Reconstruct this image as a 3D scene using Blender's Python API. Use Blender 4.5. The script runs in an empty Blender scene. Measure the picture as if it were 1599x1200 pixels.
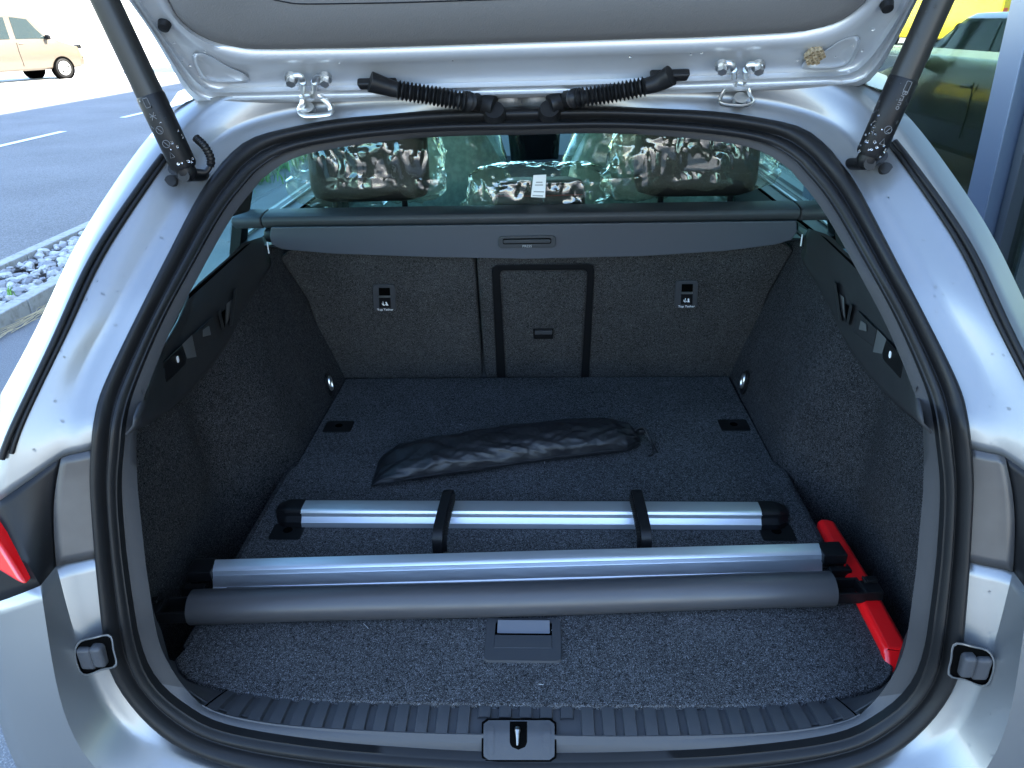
import bpy, bmesh, math, random
import numpy as np
from mathutils import Vector, Matrix, noise
random.seed(7); np.random.seed(7)
sc = bpy.context.scene
COL = sc.collection
R = math.radians

# ------------------------------------------------------------------ camera
FPX = 1202.0
PITCH, YAW, ROLL = R(25.28), R(2.87), R(1.52)
CAM = np.array([.032, 0, 1.5])
cy_, sy_ = math.cos(YAW), math.sin(YAW); cp_, sp_ = math.cos(PITCH), math.sin(PITCH)
FWD = np.array([-sy_*cp_, cy_*cp_, -sp_]); _r = np.array([cy_, sy_, 0]); _u = np.cross(_r, FWD)
AX = _r*math.cos(ROLL) - _u*math.sin(ROLL); BX = _r*math.sin(ROLL) + _u*math.cos(ROLL)
cam = bpy.data.cameras.new('camera'); camo = bpy.data.objects.new('camera', cam); COL.objects.link(camo)
m = Matrix.Identity(4)
for i in range(3):
    m[i][0], m[i][1], m[i][2], m[i][3] = AX[i], BX[i], -FWD[i], CAM[i]
camo.matrix_world = m
cam.sensor_width = 36; cam.lens = 36*FPX/1599; cam.clip_start = .02; cam.clip_end = 2000
sc.camera = camo

# ------------------------------------------------------------------ sky, sun, exposure
SUN_EL, SUN_AZ = R(42), R(90)          # the sun stands to the right (+X), behind the showroom
w = bpy.data.worlds.new('World'); sc.world = w; w.use_nodes = True
nt = w.node_tree; bg = nt.nodes['Background']
sky = nt.nodes.new('ShaderNodeTexSky'); sky.sky_type = 'NISHITA'; sky.sun_disc = False
sky.sun_elevation = SUN_EL; sky.sun_rotation = SUN_AZ; sky.altitude = 300; sky.ozone_density = 2.2; sky.dust_density = .6
nt.links.new(sky.outputs[0], bg.inputs[0]); bg.inputs[1].default_value = .15
sl = bpy.data.lights.new('sun', 'SUN'); sl.energy = 4; sl.angle = R(.5); sl.color = (1, .93, .82)
so = bpy.data.objects.new('sun', sl); COL.objects.link(so)
sd = Vector((math.cos(SUN_EL)*math.sin(SUN_AZ), math.cos(SUN_EL)*math.cos(SUN_AZ), math.sin(SUN_EL)))
so.rotation_euler = sd.to_track_quat('Z', 'Y').to_euler(); so.location = sd*60
sc.view_settings.view_transform = 'Standard'; sc.view_settings.look = 'None'
sc.view_settings.exposure = 3.35; sc.view_settings.gamma = 1
sc.render.engine = 'CYCLES'
sc.cycles.max_bounces = 10; sc.cycles.transparent_max_bounces = 16
sc.cycles.use_denoising = True

# ------------------------------------------------------------------ where things stand: sight lines onto real surfaces
def ray(x, y): return FWD + AX*(x-799.5)/FPX + BX*(600-y)/FPX
def PZ(x, y, Z): d = ray(x, y); return CAM + d*(Z-CAM[2])/d[2]
def PY(x, y, Y): d = ray(x, y); return CAM + d*Y/d[1]
def PX(x, y, X): d = ray(x, y); return CAM + d*(X-CAM[0])/d[0]
def PF(x, y, f, lo=.2, hi=4.):
    d = ray(x, y)
    for _ in range(44):
        mm = (lo+hi)/2
        if f(CAM+d*mm) < 0: lo = mm
        else: hi = mm
    return CAM + d*lo
ZK = [.3, .45, .62, .82, 1.07, 1.2, 1.33, 1.40, 1.44, 1.5, 1.7]
YK = [.66, .66, .68, .70, .765, .87, 1.015, 1.11, 1.13, 1.13, 1.13]
def PS(x, y, off=0): return PF(x, y, lambda P: P[1]-np.interp(P[2], ZK, YK)-off)
def MIR(P): return np.array(P)*[-1, 1, 1]

# ------------------------------------------------------------------ mesh helpers
def loft(rings, closed=False, capends=False):
    n = len(rings[0]); v = [tuple(p) for r_ in rings for p in r_]; f = []
    for i in range(len(rings)-1):
        for j in range(n if closed else n-1):
            k = (j+1) % n
            f.append((i*n+j, i*n+k, (i+1)*n+k, (i+1)*n+j))
    if capends:
        f.append(tuple(range(n))[::-1]); f.append(tuple((len(rings)-1)*n+j for j in range(n)))
    return v, f
def merge(*ms):
    V_, F_ = [], []
    for v, f in ms:
        o = len(V_); V_ += [tuple(p) for p in v]; F_ += [tuple(i+o for i in q) for q in f]
    return V_, F_
def mirror(mesh): return [(-p[0], p[1], p[2]) for p in mesh[0]], [tuple(reversed(q)) for q in mesh[1]]
def xf(mesh, M): return [tuple(M @ Vector(p)) for p in mesh[0]], mesh[1]
def box(c, s, Rm=None):
    v = []
    for dx in (-.5, .5):
        for dy in (-.5, .5):
            for dz in (-.5, .5):
                p = Vector((dx*s[0], dy*s[1], dz*s[2]))
                if Rm is not None: p = Rm @ p
                v.append(tuple(Vector(c)+p))
    return v, [(0,1,3,2), (4,6,7,5), (0,4,5,1), (2,3,7,6), (0,2,6,4), (1,5,7,3)]
def prism(poly, vec):
    n = len(poly); vec = np.array(vec, float)
    v = [tuple(p) for p in poly] + [tuple(np.array(p)+vec) for p in poly]
    return v, [tuple(range(n))[::-1], tuple(range(n, 2*n))] + [(i, (i+1) % n, n+(i+1) % n, n+i) for i in range(n)]
def tube(path, rad, n=12, caps=True, flat=1.0, upv=None):
    P = [Vector(p) for p in path]; rr = rad if hasattr(rad, '__len__') else [rad]*len(P)
    rings = []; nrm = None
    for i, p in enumerate(P):
        t = (P[min(i+1, len(P)-1)]-P[max(i-1, 0)]).normalized()
        if nrm is None:
            a = Vector(upv) if upv is not None else (Vector((0, 0, 1)) if abs(t.z) < .9 else Vector((1, 0, 0)))
            nrm = (a - t*a.dot(t)).normalized()
        else: nrm = (nrm - t*nrm.dot(t)).normalized()
        b = t.cross(nrm)
        rings.append([tuple(p + (nrm*math.cos(q)*flat + b*math.sin(q))*rr[i]) for q in [2*math.pi*k/n for k in range(n)]])
    return loft(rings, True, caps)
def spl(pts, n, closed=False):
    """Catmull-Rom through pts, resampled to n points by arc length"""
    P = [np.array(p, float) for p in pts]; out = []
    N = len(P); segs = N if closed else N-1
    for i in range(segs):
        if closed: a, b, c, d = P[i-1], P[i], P[(i+1) % N], P[(i+2) % N]
        else:
            b, c = P[i], P[i+1]; a = P[i-1] if i else 2*b-c; d = P[i+2] if i+2 < N else 2*c-b
        for t in np.linspace(0, 1, 14, endpoint=False):
            out.append(.5*((2*b)+(c-a)*t+(2*a-5*b+4*c-d)*t*t+(3*b-a-3*c+d)*t**3))
    out.append(P[0] if closed else P[-1]); out = np.array(out)
    L = np.concatenate([[0], np.cumsum(np.linalg.norm(np.diff(out, axis=0), axis=1))])
    q = np.linspace(0, L[-1], n)
    return np.stack([np.interp(q, L, out[:, k]) for k in range(out.shape[1])], 1)
def rrect(cx, cy, w_, h_, r_, n=4):
    o = []
    for sx, sy, a0 in ((1, 1, 0), (-1, 1, 90), (-1, -1, 180), (1, -1, 270)):
        for k in range(n+1):
            a = R(a0+90*k/n); o.append((cx+sx*(w_/2-r_)+r_*math.cos(a), cy+sy*(h_/2-r_)+r_*math.sin(a)))
    return o
def icos(sub=1):
    bm = bmesh.new(); bmesh.ops.create_icosphere(bm, subdivisions=sub, radius=1)
    v = [tuple(x.co) for x in bm.verts]; f = [tuple(x.index for x in q.verts) for q in bm.faces]; bm.free(); return v, f
def fbm(p, s, o=3): return noise.fractal(Vector(p)*s, 1.0, 2.0, o)

def ob(name, mesh, mat, parent=None, smooth=35, bevel=0, segs=2, label=None, cat=None, group=None, kind=None, sub=0, fixn=True):
    me = bpy.data.meshes.new(name); me.from_pydata([tuple(map(float, p)) for p in mesh[0]], [], mesh[1])
    me.validate()
    if fixn:
        bm = bmesh.new(); bm.from_mesh(me); bmesh.ops.recalc_face_normals(bm, faces=bm.faces[:]); bm.to_mesh(me); bm.free()
    if smooth:
        me.shade_smooth()
        if smooth < 180: me.set_sharp_from_angle(angle=R(smooth))
    if mat: me.materials.append(mat)
    o = bpy.data.objects.new(name, me); COL.objects.link(o)
    if bevel:
        b = o.modifiers.new('bevel', 'BEVEL'); b.width = bevel; b.segments = segs; b.limit_method = 'ANGLE'; b.angle_limit = R(35)
        b.harden_normals = False
        if smooth:
            me.shade_smooth(); wn = o.modifiers.new('wn', 'WEIGHTED_NORMAL'); wn.keep_sharp = False
    if sub:
        s_ = o.modifiers.new('sub', 'SUBSURF'); s_.levels = s_.render_levels = sub
    put(o, parent); tag(o, label, cat, group, kind)
    return o
def put(o, parent):
    if parent is not None:
        o.parent = parent
        if parent.type == 'EMPTY': o.matrix_parent_inverse = parent.matrix_basis.inverted()
def tag(o, label=None, cat=None, group=None, kind=None):
    if label: o['label'] = label
    if cat: o['category'] = cat
    if group: o['group'] = group
    if kind: o['kind'] = kind
    return o
def thing(name, label, cat, loc=(0, 0, 0), rotz=0, group=None):
    o = bpy.data.objects.new(name, None); COL.objects.link(o); o.empty_display_size = .1
    o.matrix_basis = Matrix.Translation(Vector(loc)) @ Matrix.Rotation(rotz, 4, 'Z')
    return tag(o, label, cat, group)
def copy_tree(src, M, label=None, mats=None):
    """copy a thing and its parts; M moves the copy in the world"""
    r_ = src.copy(); COL.objects.link(r_); r_.matrix_basis = M @ src.matrix_basis
    if label: r_['label'] = label
    for ch in src.children:
        c = ch.copy(); COL.objects.link(c); c.parent = r_
        for g in ch.children:
            d = g.copy(); COL.objects.link(d); d.parent = c
    return r_
def text_mesh(body, size):
    cu = bpy.data.curves.new('lettering', 'FONT'); cu.body = body; cu.size = size; cu.align_x = 'CENTER'; cu.align_y = 'CENTER'; cu.extrude = size*.02
    cu.resolution_u = 2
    o = bpy.data.objects.new('tmp', cu); COL.objects.link(o)
    dg = bpy.context.evaluated_depsgraph_get(); me = bpy.data.meshes.new_from_object(o.evaluated_get(dg))
    v = [tuple(x.co) for x in me.vertices]; f = [tuple(p.vertices) for p in me.polygons]
    bpy.data.objects.remove(o); bpy.data.curves.remove(cu); bpy.data.meshes.remove(me)
    return v, f
def frame(o, x, n):
    """matrix with local x along x, z along n, at o"""
    x = Vector(x).normalized(); n = Vector(n); n = (n-x*n.dot(x)).normalized(); y = n.cross(x)
    M_ = Matrix.Identity(4)
    for i in range(3): M_[i][0], M_[i][1], M_[i][2], M_[i][3] = x[i], y[i], n[i], o[i]
    return M_

# ------------------------------------------------------------------ materials
def mat(name, col, rough=.5, metal=0, bump=None, var=None, coat=0, spec=.5, sheen=0, trans=0, ior=1.45):
    """bump = (scale, strength, distance); var = (scale, other colour, lo, hi)"""
    M_ = bpy.data.materials.new(name); M_.use_nodes = True; N = M_.node_tree; b = N.nodes['Principled BSDF']
    b.inputs['Base Color'].default_value = (*col, 1); b.inputs['Roughness'].default_value = rough
    b.inputs['Metallic'].default_value = metal; b.inputs['Coat Weight'].default_value = coat; b.inputs['Coat Roughness'].default_value = .06
    b.inputs['Specular IOR Level'].default_value = spec; b.inputs['IOR'].default_value = ior
    b.inputs['Transmission Weight'].default_value = trans
    if sheen: b.inputs['Sheen Weight'].default_value = sheen; b.inputs['Sheen Roughness'].default_value = .6
    tc = N.nodes.new('ShaderNodeTexCoord')
    if var:
        t = N.nodes.new('ShaderNodeTexNoise'); t.inputs['Scale'].default_value = var[0]; t.inputs['Detail'].default_value = var[4] if len(var) > 4 else 3
        N.links.new(tc.outputs['Object'], t.inputs['Vector'])
        r_ = N.nodes.new('ShaderNodeValToRGB'); r_.color_ramp.elements[0].position = var[2]; r_.color_ramp.elements[1].position = var[3]
        r_.color_ramp.elements[0].color = (*col, 1); r_.color_ramp.elements[1].color = (*var[1], 1)
        N.links.new(t.outputs['Fac'], r_.inputs[0]); N.links.new(r_.outputs[0], b.inputs['Base Color'])
    if bump:
        t = N.nodes.new('ShaderNodeTexNoise'); t.inputs['Scale'].default_value = bump[0]; t.inputs['Detail'].default_value = 4
        N.links.new(tc.outputs['Object'], t.inputs['Vector'])
        k = N.nodes.new('ShaderNodeBump'); k.inputs['Strength'].default_value = bump[1]; k.inputs['Distance'].default_value = bump[2]
        N.links.new(t.outputs['Fac'], k.inputs['Height']); N.links.new(k.outputs[0], b.inputs['Normal'])
    return M_
def rough_noise(M_, scale, lo, hi):
    N = M_.node_tree; b = N.nodes['Principled BSDF']; tc = N.nodes.new('ShaderNodeTexCoord')
    t = N.nodes.new('ShaderNodeTexNoise'); t.inputs['Scale'].default_value = scale; t.inputs['Detail'].default_value = 5
    mr = N.nodes.new('ShaderNodeMapRange'); mr.inputs['From Min'].default_value = .3; mr.inputs['From Max'].default_value = .7
    mr.inputs['To Min'].default_value = lo; mr.inputs['To Max'].default_value = hi
    N.links.new(tc.outputs['Object'], t.inputs['Vector']); N.links.new(t.outputs['Fac'], mr.inputs[0]); N.links.new(mr.outputs[0], b.inputs['Roughness'])
    return M_
def film(name, tint, gloss, rough=.08, glosscol=(1, 1, 1), fres=1.5, dif=0, dcol=(1, 1, 1), crease=0):
    """thin sheet: clear tinted body plus a mirror layer that grows towards grazing"""
    M_ = bpy.data.materials.new(name); M_.use_nodes = True; N = M_.node_tree; N.nodes.remove(N.nodes['Principled BSDF'])
    out = N.nodes['Material Output']; tr = N.nodes.new('ShaderNodeBsdfTransparent'); tr.inputs[0].default_value = (*tint, 1)
    gl = N.nodes.new('ShaderNodeBsdfGlossy'); gl.inputs['Roughness'].default_value = rough; gl.inputs[0].default_value = (*glosscol, 1)
    lw = N.nodes.new('ShaderNodeLayerWeight'); lw.inputs[0].default_value = .5
    fr = N.nodes.new('ShaderNodeMath'); fr.operation = 'POWER'; fr.inputs[1].default_value = 4.5; N.links.new(lw.outputs['Facing'], fr.inputs[0])
    if crease:
        tc = N.nodes.new('ShaderNodeTexCoord'); mp = N.nodes.new('ShaderNodeMapping'); mp.inputs['Scale'].default_value = (1.5, 1, .8); N.links.new(tc.outputs['Object'], mp.inputs[0])
        nz = N.nodes.new('ShaderNodeTexNoise'); nz.noise_type = 'RIDGED_MULTIFRACTAL'; nz.inputs['Scale'].default_value = crease; nz.inputs['Detail'].default_value = 4; N.links.new(mp.outputs[0], nz.inputs['Vector'])
        bm_ = N.nodes.new('ShaderNodeBump'); bm_.inputs['Strength'].default_value = .8; bm_.inputs['Distance'].default_value = .012; N.links.new(nz.outputs['Fac'], bm_.inputs['Height'])
        N.links.new(bm_.outputs[0], gl.inputs['Normal']); N.links.new(bm_.outputs[0], lw.inputs['Normal'])
    ma = N.nodes.new('ShaderNodeMath'); ma.operation = 'ADD'; ma.inputs[1].default_value = gloss; ma.use_clamp = True
    mx = N.nodes.new('ShaderNodeMixShader')
    N.links.new(fr.outputs[0], ma.inputs[0]); N.links.new(ma.outputs[0], mx.inputs[0]); N.links.new(tr.outputs[0], mx.inputs[1]); N.links.new(gl.outputs[0], mx.inputs[2])
    if dif:
        tl_ = N.nodes.new('ShaderNodeBsdfTranslucent'); tl_.inputs[0].default_value = (*dcol, 1); df = N.nodes.new('ShaderNodeBsdfDiffuse'); df.inputs[0].default_value = (*dcol, 1)
        m2 = N.nodes.new('ShaderNodeMixShader'); m2.inputs[0].default_value = .5; N.links.new(tl_.outputs[0], m2.inputs[1]); N.links.new(df.outputs[0], m2.inputs[2])
        m3 = N.nodes.new('ShaderNodeMixShader'); m3.inputs[0].default_value = dif; N.links.new(tr.outputs[0], m3.inputs[1]); N.links.new(m2.outputs[0], m3.inputs[2]); N.links.new(m3.outputs[0], mx.inputs[1])
    N.links.new(mx.outputs[0], out.inputs[0]); return M_
def carpet(name, dark, light, scale, lo, hi, fib=2.0):
    M_ = bpy.data.materials.new(name); M_.use_nodes = True; N = M_.node_tree; b = N.nodes['Principled BSDF']
    b.inputs['Roughness'].default_value = .95; b.inputs['Specular IOR Level'].default_value = .15
    tc = N.nodes.new('ShaderNodeTexCoord'); mp = N.nodes.new('ShaderNodeMapping'); N.links.new(tc.outputs['Object'], mp.inputs[0])
    dn = N.nodes.new('ShaderNodeTexNoise'); dn.inputs['Scale'].default_value = scale*.7; N.links.new(mp.outputs[0], dn.inputs[0])
    mixv = N.nodes.new('ShaderNodeMixRGB'); mixv.inputs[0].default_value = .012; N.links.new(mp.outputs[0], mixv.inputs[1]); N.links.new(dn.outputs['Color'], mixv.inputs[2])
    vo = N.nodes.new('ShaderNodeTexVoronoi'); vo.inputs['Scale'].default_value = scale; N.links.new(mixv.outputs[0], vo.inputs['Vector'])
    no = N.nodes.new('ShaderNodeTexNoise'); no.inputs['Scale'].default_value = scale*1.1; no.inputs['Detail'].default_value = 6; no.inputs['Roughness'].default_value = .7
    N.links.new(mixv.outputs[0], no.inputs['Vector'])
    rm = N.nodes.new('ShaderNodeValToRGB'); e = rm.color_ramp.elements
    e[0].position = lo; e[0].color = (*dark, 1); e[1].position = hi; e[1].color = (*light, 1)
    mul = N.nodes.new('ShaderNodeMath'); mul.operation = 'MULTIPLY_ADD'; mul.inputs[1].default_value = .5
    sep = N.nodes.new('ShaderNodeSeparateColor'); N.links.new(vo.outputs['Color'], sep.inputs[0])
    N.links.new(sep.outputs[0], mul.inputs[0]); N.links.new(no.outputs['Fac'], mul.inputs[2])
    N.links.new(mul.outputs[0], rm.inputs[0])
    big = N.nodes.new('ShaderNodeTexNoise'); big.inputs['Scale'].default_value = 9; big.inputs['Detail'].default_value = 3; N.links.new(mp.outputs[0], big.inputs['Vector'])
    mr = N.nodes.new('ShaderNodeMapRange'); mr.inputs['From Min'].default_value = .3; mr.inputs['From Max'].default_value = .7; mr.inputs['To Min'].default_value = .82; mr.inputs['To Max'].default_value = 1.12
    N.links.new(big.outputs['Fac'], mr.inputs[0])
    vm = N.nodes.new('ShaderNodeVectorMath'); vm.operation = 'SCALE'; N.links.new(rm.outputs[0], vm.inputs[0]); N.links.new(mr.outputs[0], vm.inputs['Scale'])
    fn = N.nodes.new('ShaderNodeTexNoise'); fn.inputs['Scale'].default_value = scale*.42; fn.inputs['Detail'].default_value = 1.5; N.links.new(mp.outputs[0], fn.inputs['Vector'])
    s1 = N.nodes.new('ShaderNodeMath'); s1.operation = 'SUBTRACT'; s1.inputs[1].default_value = .5; N.links.new(fn.outputs['Fac'], s1.inputs[0])
    s2 = N.nodes.new('ShaderNodeMath'); s2.operation = 'ABSOLUTE'; N.links.new(s1.outputs[0], s2.inputs[0])
    s3 = N.nodes.new('ShaderNodeMapRange'); s3.inputs['From Max'].default_value = .03; s3.inputs['To Min'].default_value = 1; s3.inputs['To Max'].default_value = 0; N.links.new(s2.outputs[0], s3.inputs[0])
    mk = N.nodes.new('ShaderNodeTexNoise'); mk.inputs['Scale'].default_value = scale*.8; mk.inputs['Detail'].default_value = 0; N.links.new(mp.outputs[0], mk.inputs['Vector'])
    s4 = N.nodes.new('ShaderNodeMapRange'); s4.inputs['From Min'].default_value = .48; s4.inputs['From Max'].default_value = .60; N.links.new(mk.outputs['Fac'], s4.inputs[0])
    s5 = N.nodes.new('ShaderNodeMath'); s5.operation = 'MULTIPLY'; N.links.new(s3.outputs[0], s5.inputs[0]); N.links.new(s4.outputs[0], s5.inputs[1])
    fx = N.nodes.new('ShaderNodeMixRGB'); N.links.new(s5.outputs[0], fx.inputs[0]); N.links.new(vm.outputs[0], fx.inputs[1]); fx.inputs[2].default_value = (*[min(c_*fib, .6) for c_ in light], 1)
    N.links.new(fx.outputs[0], b.inputs['Base Color'])
    bp = N.nodes.new('ShaderNodeBump'); bp.inputs['Strength'].default_value = .9; bp.inputs['Distance'].default_value = .003
    N.links.new(no.outputs['Fac'], bp.inputs['Height']); N.links.new(bp.outputs[0], b.inputs['Normal'])
    return M_

def blotch(M_, scale, lo, hi, detail=5):
    """large uneven patches over a material's own colour"""
    N = M_.node_tree; b = N.nodes['Principled BSDF']; tc = N.nodes.new('ShaderNodeTexCoord'); t = N.nodes.new('ShaderNodeTexNoise')
    t.inputs['Scale'].default_value = scale; t.inputs['Detail'].default_value = detail; N.links.new(tc.outputs['Object'], t.inputs['Vector'])
    mr = N.nodes.new('ShaderNodeMapRange'); mr.inputs['From Min'].default_value = .3; mr.inputs['From Max'].default_value = .7; mr.inputs['To Min'].default_value = lo; mr.inputs['To Max'].default_value = hi
    N.links.new(t.outputs['Fac'], mr.inputs[0]); vm = N.nodes.new('ShaderNodeVectorMath'); vm.operation = 'SCALE'
    l = b.inputs['Base Color'].links
    if l: N.links.new(l[0].from_socket, vm.inputs[0])
    else: vm.inputs[0].default_value = b.inputs['Base Color'].default_value[:3]
    N.links.new(mr.outputs[0], vm.inputs['Scale']); N.links.new(vm.outputs[0], b.inputs['Base Color']); return M_
PAINT = mat('silver_paint', (.185, .19, .19), .38, .70, coat=.3, bump=(900, .02, .001)); rough_noise(PAINT, 5, .35, .42)
PAINT2 = mat('silver_paint_brightened', (.40, .41, .42), .38, .5, coat=.2, bump=(30, .05, .002))  # same silver as the body, base colour lightened to paint in reflected light
RUBBER = mat('rubber', (.007, .007, .0072), .42, spec=.22); rough_noise(RUBBER, 12, .34, .55)
BLACK = mat('black_plastic', (.006, .006, .0065), .42, spec=.22, bump=(700, .15, .0006))
GRAIN = mat('grained_plastic', (.038, .039, .042), .52, spec=.32, bump=(600, .35, .0006))
TRIM = mat('side_trim_plastic', (.025, .025, .026), .55, spec=.25, bump=(700, .3, .0006))
GATETRIM = mat('tailgate_trim', (.11, .108, .106), .7, bump=(500, .4, .001))
GREYP = mat('grey_plastic', (.026, .025, .025), .34, var=(14, (.050, .047, .045), .4, .7), bump=(40, .1, .001))
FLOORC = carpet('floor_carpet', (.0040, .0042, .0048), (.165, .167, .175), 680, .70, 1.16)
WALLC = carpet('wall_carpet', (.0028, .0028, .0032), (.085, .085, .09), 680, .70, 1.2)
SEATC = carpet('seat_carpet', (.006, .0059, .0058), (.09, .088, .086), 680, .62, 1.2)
ALU = mat('brushed_aluminium', (.58, .60, .62), .40, .85)
def streak(M_, sc_, lo, hi):
    N = M_.node_tree; b = N.nodes['Principled BSDF']; tc = N.nodes.new('ShaderNodeTexCoord'); mp = N.nodes.new('ShaderNodeMapping'); mp.inputs['Scale'].default_value = sc_
    t = N.nodes.new('ShaderNodeTexNoise'); t.inputs['Scale'].default_value = 1; t.inputs['Detail'].default_value = 4
    mr = N.nodes.new('ShaderNodeMapRange'); mr.inputs['From Min'].default_value = .35; mr.inputs['From Max'].default_value = .65; mr.inputs['To Min'].default_value = lo; mr.inputs['To Max'].default_value = hi
    N.links.new(tc.outputs['Object'], mp.inputs[0]); N.links.new(mp.outputs[0], t.inputs[0]); N.links.new(t.outputs['Fac'], mr.inputs[0]); N.links.new(mr.outputs[0], b.inputs['Roughness'])
streak(ALU, (3, 400, 400), .36, .45)
CHROME = mat('zinc', (.55, .55, .53), .34, .95)
ROLLER = mat('roller_fabric', (.040, .039, .041), .34, spec=.5); rough_noise(ROLLER, 20, .34, .44)
NYLON = mat('black_nylon', (.009, .009, .0105), .5, spec=.5, bump=(1400, .2, .0004))
REDP = mat('red_plastic', (.72, .006, .008), .32, coat=.3)
LENS = mat('red_lens', (.55, .004, .006), .08, coat=1)
COVER = mat('cover_vinyl', (.050, .053, .062), .55, bump=(900, .25, .0005))
LEATHER = mat('black_leather', (.005, .005, .005), .5, spec=.25, bump=(250, .3, .001))
SEATCLOTH = mat('seat_cloth', (.26, .30, .30), .8, var=(60, (.40, .45, .45), .35, .7, 6))
DARK = mat('dark_interior', (.012, .013, .014), .7)
HOLE = mat('black_void', (.002, .002, .002), .9, spec=.0)
WHITEP = mat('white_print', (.75, .75, .75), .6)
STRUTPRINT = mat('faint_print', (.10, .10, .10), .6)
GREYPRINT = mat('grey_print', (.30, .30, .30), .6)
SCREEN = mat('screen_glass', (.006, .007, .009), .08, coat=1)
GLASS = film('tinted_window', (.52, .86, .82), .05, .0)
FILM = film('plastic_film', (.97, .985, .94), .09, .08, dif=.05, dcol=(.82, .85, .66), crease=26)
FILM2 = film('plastic_cover', (.70, .78, .68), .05, .18, dif=.16, dcol=(.62, .74, .62), crease=14)
WATER = mat('water', (1, 1, 1), .0, trans=1, ior=1.33)
ASPH = mat('asphalt', (.14, .14, .14), .85, var=(160, (.30, .30, .30), .48, .78, 8), bump=(220, .8, .006))
ASPH2 = mat('road_asphalt', (.095, .093, .092), .85, var=(90, (.26, .255, .25), .42, .82, 10), bump=(180, .6, .005))
blotch(ASPH2, .7, .82, 1.12, 8); blotch(ASPH, 1.1, .75, 1.15, 8)
LINE = mat('road_paint', (.72, .72, .70), .7, var=(40, (.5, .5, .5), .55, .8, 6))
KERB = mat('kerb_concrete', (.33, .33, .31), .9, var=(30, (.22, .21, .18), .45, .75, 6), bump=(150, .5, .004))
STONE = mat('gravel_stone', (.34, .34, .36), .8, var=(18, (.52, .52, .54), .4, .7), bump=(90, .4, .004))
N_ = STONE.node_tree; g_ = N_.nodes.new('ShaderNodeNewGeometry'); cr_ = N_.nodes.new('ShaderNodeValToRGB'); e_ = cr_.color_ramp.elements
e_[0].color = (.20, .20, .21, 1); e_[1].color = (.46, .46, .47, 1); q_ = e_.new(.5); q_.color = (.34, .33, .31, 1)
N_.links.new(g_.outputs['Random Per Island'], cr_.inputs[0]); N_.links.new(cr_.outputs[0], N_.nodes['Principled BSDF'].inputs['Base Color'])
SOIL = mat('soil', (.08, .065, .05), .95, bump=(60, .8, .02))
GRASS = mat('grass_blade', (.10, .22, .025), .6)
STRAW = mat('dry_straw', (.42, .34, .20), .8)
YARD = mat('yard_concrete', (.48, .46, .42), .9, var=(6, (.42, .40, .36), .4, .7))

# ------------------------------------------------------------------ ground, road, kerbs
def sheet(name, x0, x1, y0, y1, z, mt, nx=1, ny=1):
    v, f = loft([[(x0+(x1-x0)*i/nx, y0+(y1-y0)*j/ny, z) for i in range(nx+1)] for j in range(ny+1)])
    return ob(name, (v, f), mt, kind='structure', smooth=0)
sheet('ground', -900, 900, -900, 900, -.012, YARD)
sheet('forecourt', -3.03, 2.25, -12, 60, 0, ASPH)
sheet('road', -12.2, -3.72, -40, 140, .004, ASPH2)
sheet('verge_soil', -3.7, -3.05, -12, 60, .006, SOIL)
LAWN = mat('added_lawn', (.035, .07, .018), .9, var=(2.5, (.06, .10, .03), .4, .7, 8), bump=(30, .8, .03))
sheet('added_lawn', -70, -12.25, -60, 9, -.004, LAWN)  # unseen lawn, added so the car paint mirrors green rather than bright yard
dash = thing('road_marking', 'white dashed centre line painted on the grey road', 'road marking', (-8, 14, .008))
for k in range(-2, 14):
    y0 = 10.2+k*4.9
    ob('dash', loft([[(-8.07, y0, .009), (-7.93, y0, .009)], [(-8.07, y0+2.9, .009), (-7.93, y0+2.9, .009)]]), LINE, dash, smooth=0)
def kerb(label, x0, x1, ztop, name='kerb'):
    t = thing(name, label, 'kerb', ((x0+x1)/2, 6, 0), group=None)
    for k in range(14):
        y0 = 1.2+k*1.0
        ob('kerbstone', box(((x0+x1)/2, y0+.497, ztop/2-.02), (x1-x0, .988, ztop+.04)), KERB, t, bevel=.008, smooth=35)
    return t
kerb('weathered concrete kerb on the car side of the gravel strip', -3.115, -3.02, .085)
kerb('pale concrete kerb between the gravel strip and the road', -3.75, -3.65, .085)
# gravel
gv, gf = [], []
iv, if_ = icos(1)
for k in range(1500):
    x = random.uniform(-3.64, -3.125); y = 2.6+6.4*random.random()**.9
    s = random.uniform(.018, .046); sx, sy2, sz = s*random.uniform(.8, 1.5), s*random.uniform(.7, 1.2), s*random.uniform(.4, .75)
    x = min(max(x, -3.648+sx*.9), -3.117-sx*.9)
    a = random.uniform(0, 6.28); tl = random.uniform(-.5, .5); sd_ = random.random()*50
    Mx = Matrix.Translation((x, y, .03+.035*random.random())) @ Matrix.Rotation(a, 4, 'Z') @ Matrix.Rotation(tl, 4, 'X')
    o = len(gv)
    for p in iv:
        q = Vector(p)*(1+.55*noise.noise(Vector(p)*1.6+Vector((sd_, 0, 0))))
        gv.append(tuple(Mx @ Vector((q.x*sx, q.y*sy2, q.z*sz))))
    gf += [tuple(i+o for i in q) for q in if_]
ob('gravel', (gv, gf), STONE, smooth=0, kind='stuff', label='loose grey white gravel filling the strip between the kerbs', cat='gravel', fixn=False)
def blades(base, n, hgt, spread, wid, lean):
    out = []
    for k in range(n):
        a = random.uniform(0, 6.28); b0 = Vector(base)+Vector((random.gauss(0, spread), random.gauss(0, spread), 0)); h_ = hgt*random.uniform(.5, 1.1)
        d = Vector((math.cos(a), math.sin(a), 0)); side = Vector((-d.y, d.x, 0)); pts = []
        for t in (0, .35, .7, 1):
            c = b0 + d*lean*h_*t*t + Vector((0, 0, h_*t*(1-.2*t))); ww = wid*(1-t)**.6
            pts.append([tuple(c-side*ww), tuple(c+side*ww+d*.0008)])
        out.append(loft(pts))
    return merge(*out)
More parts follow.
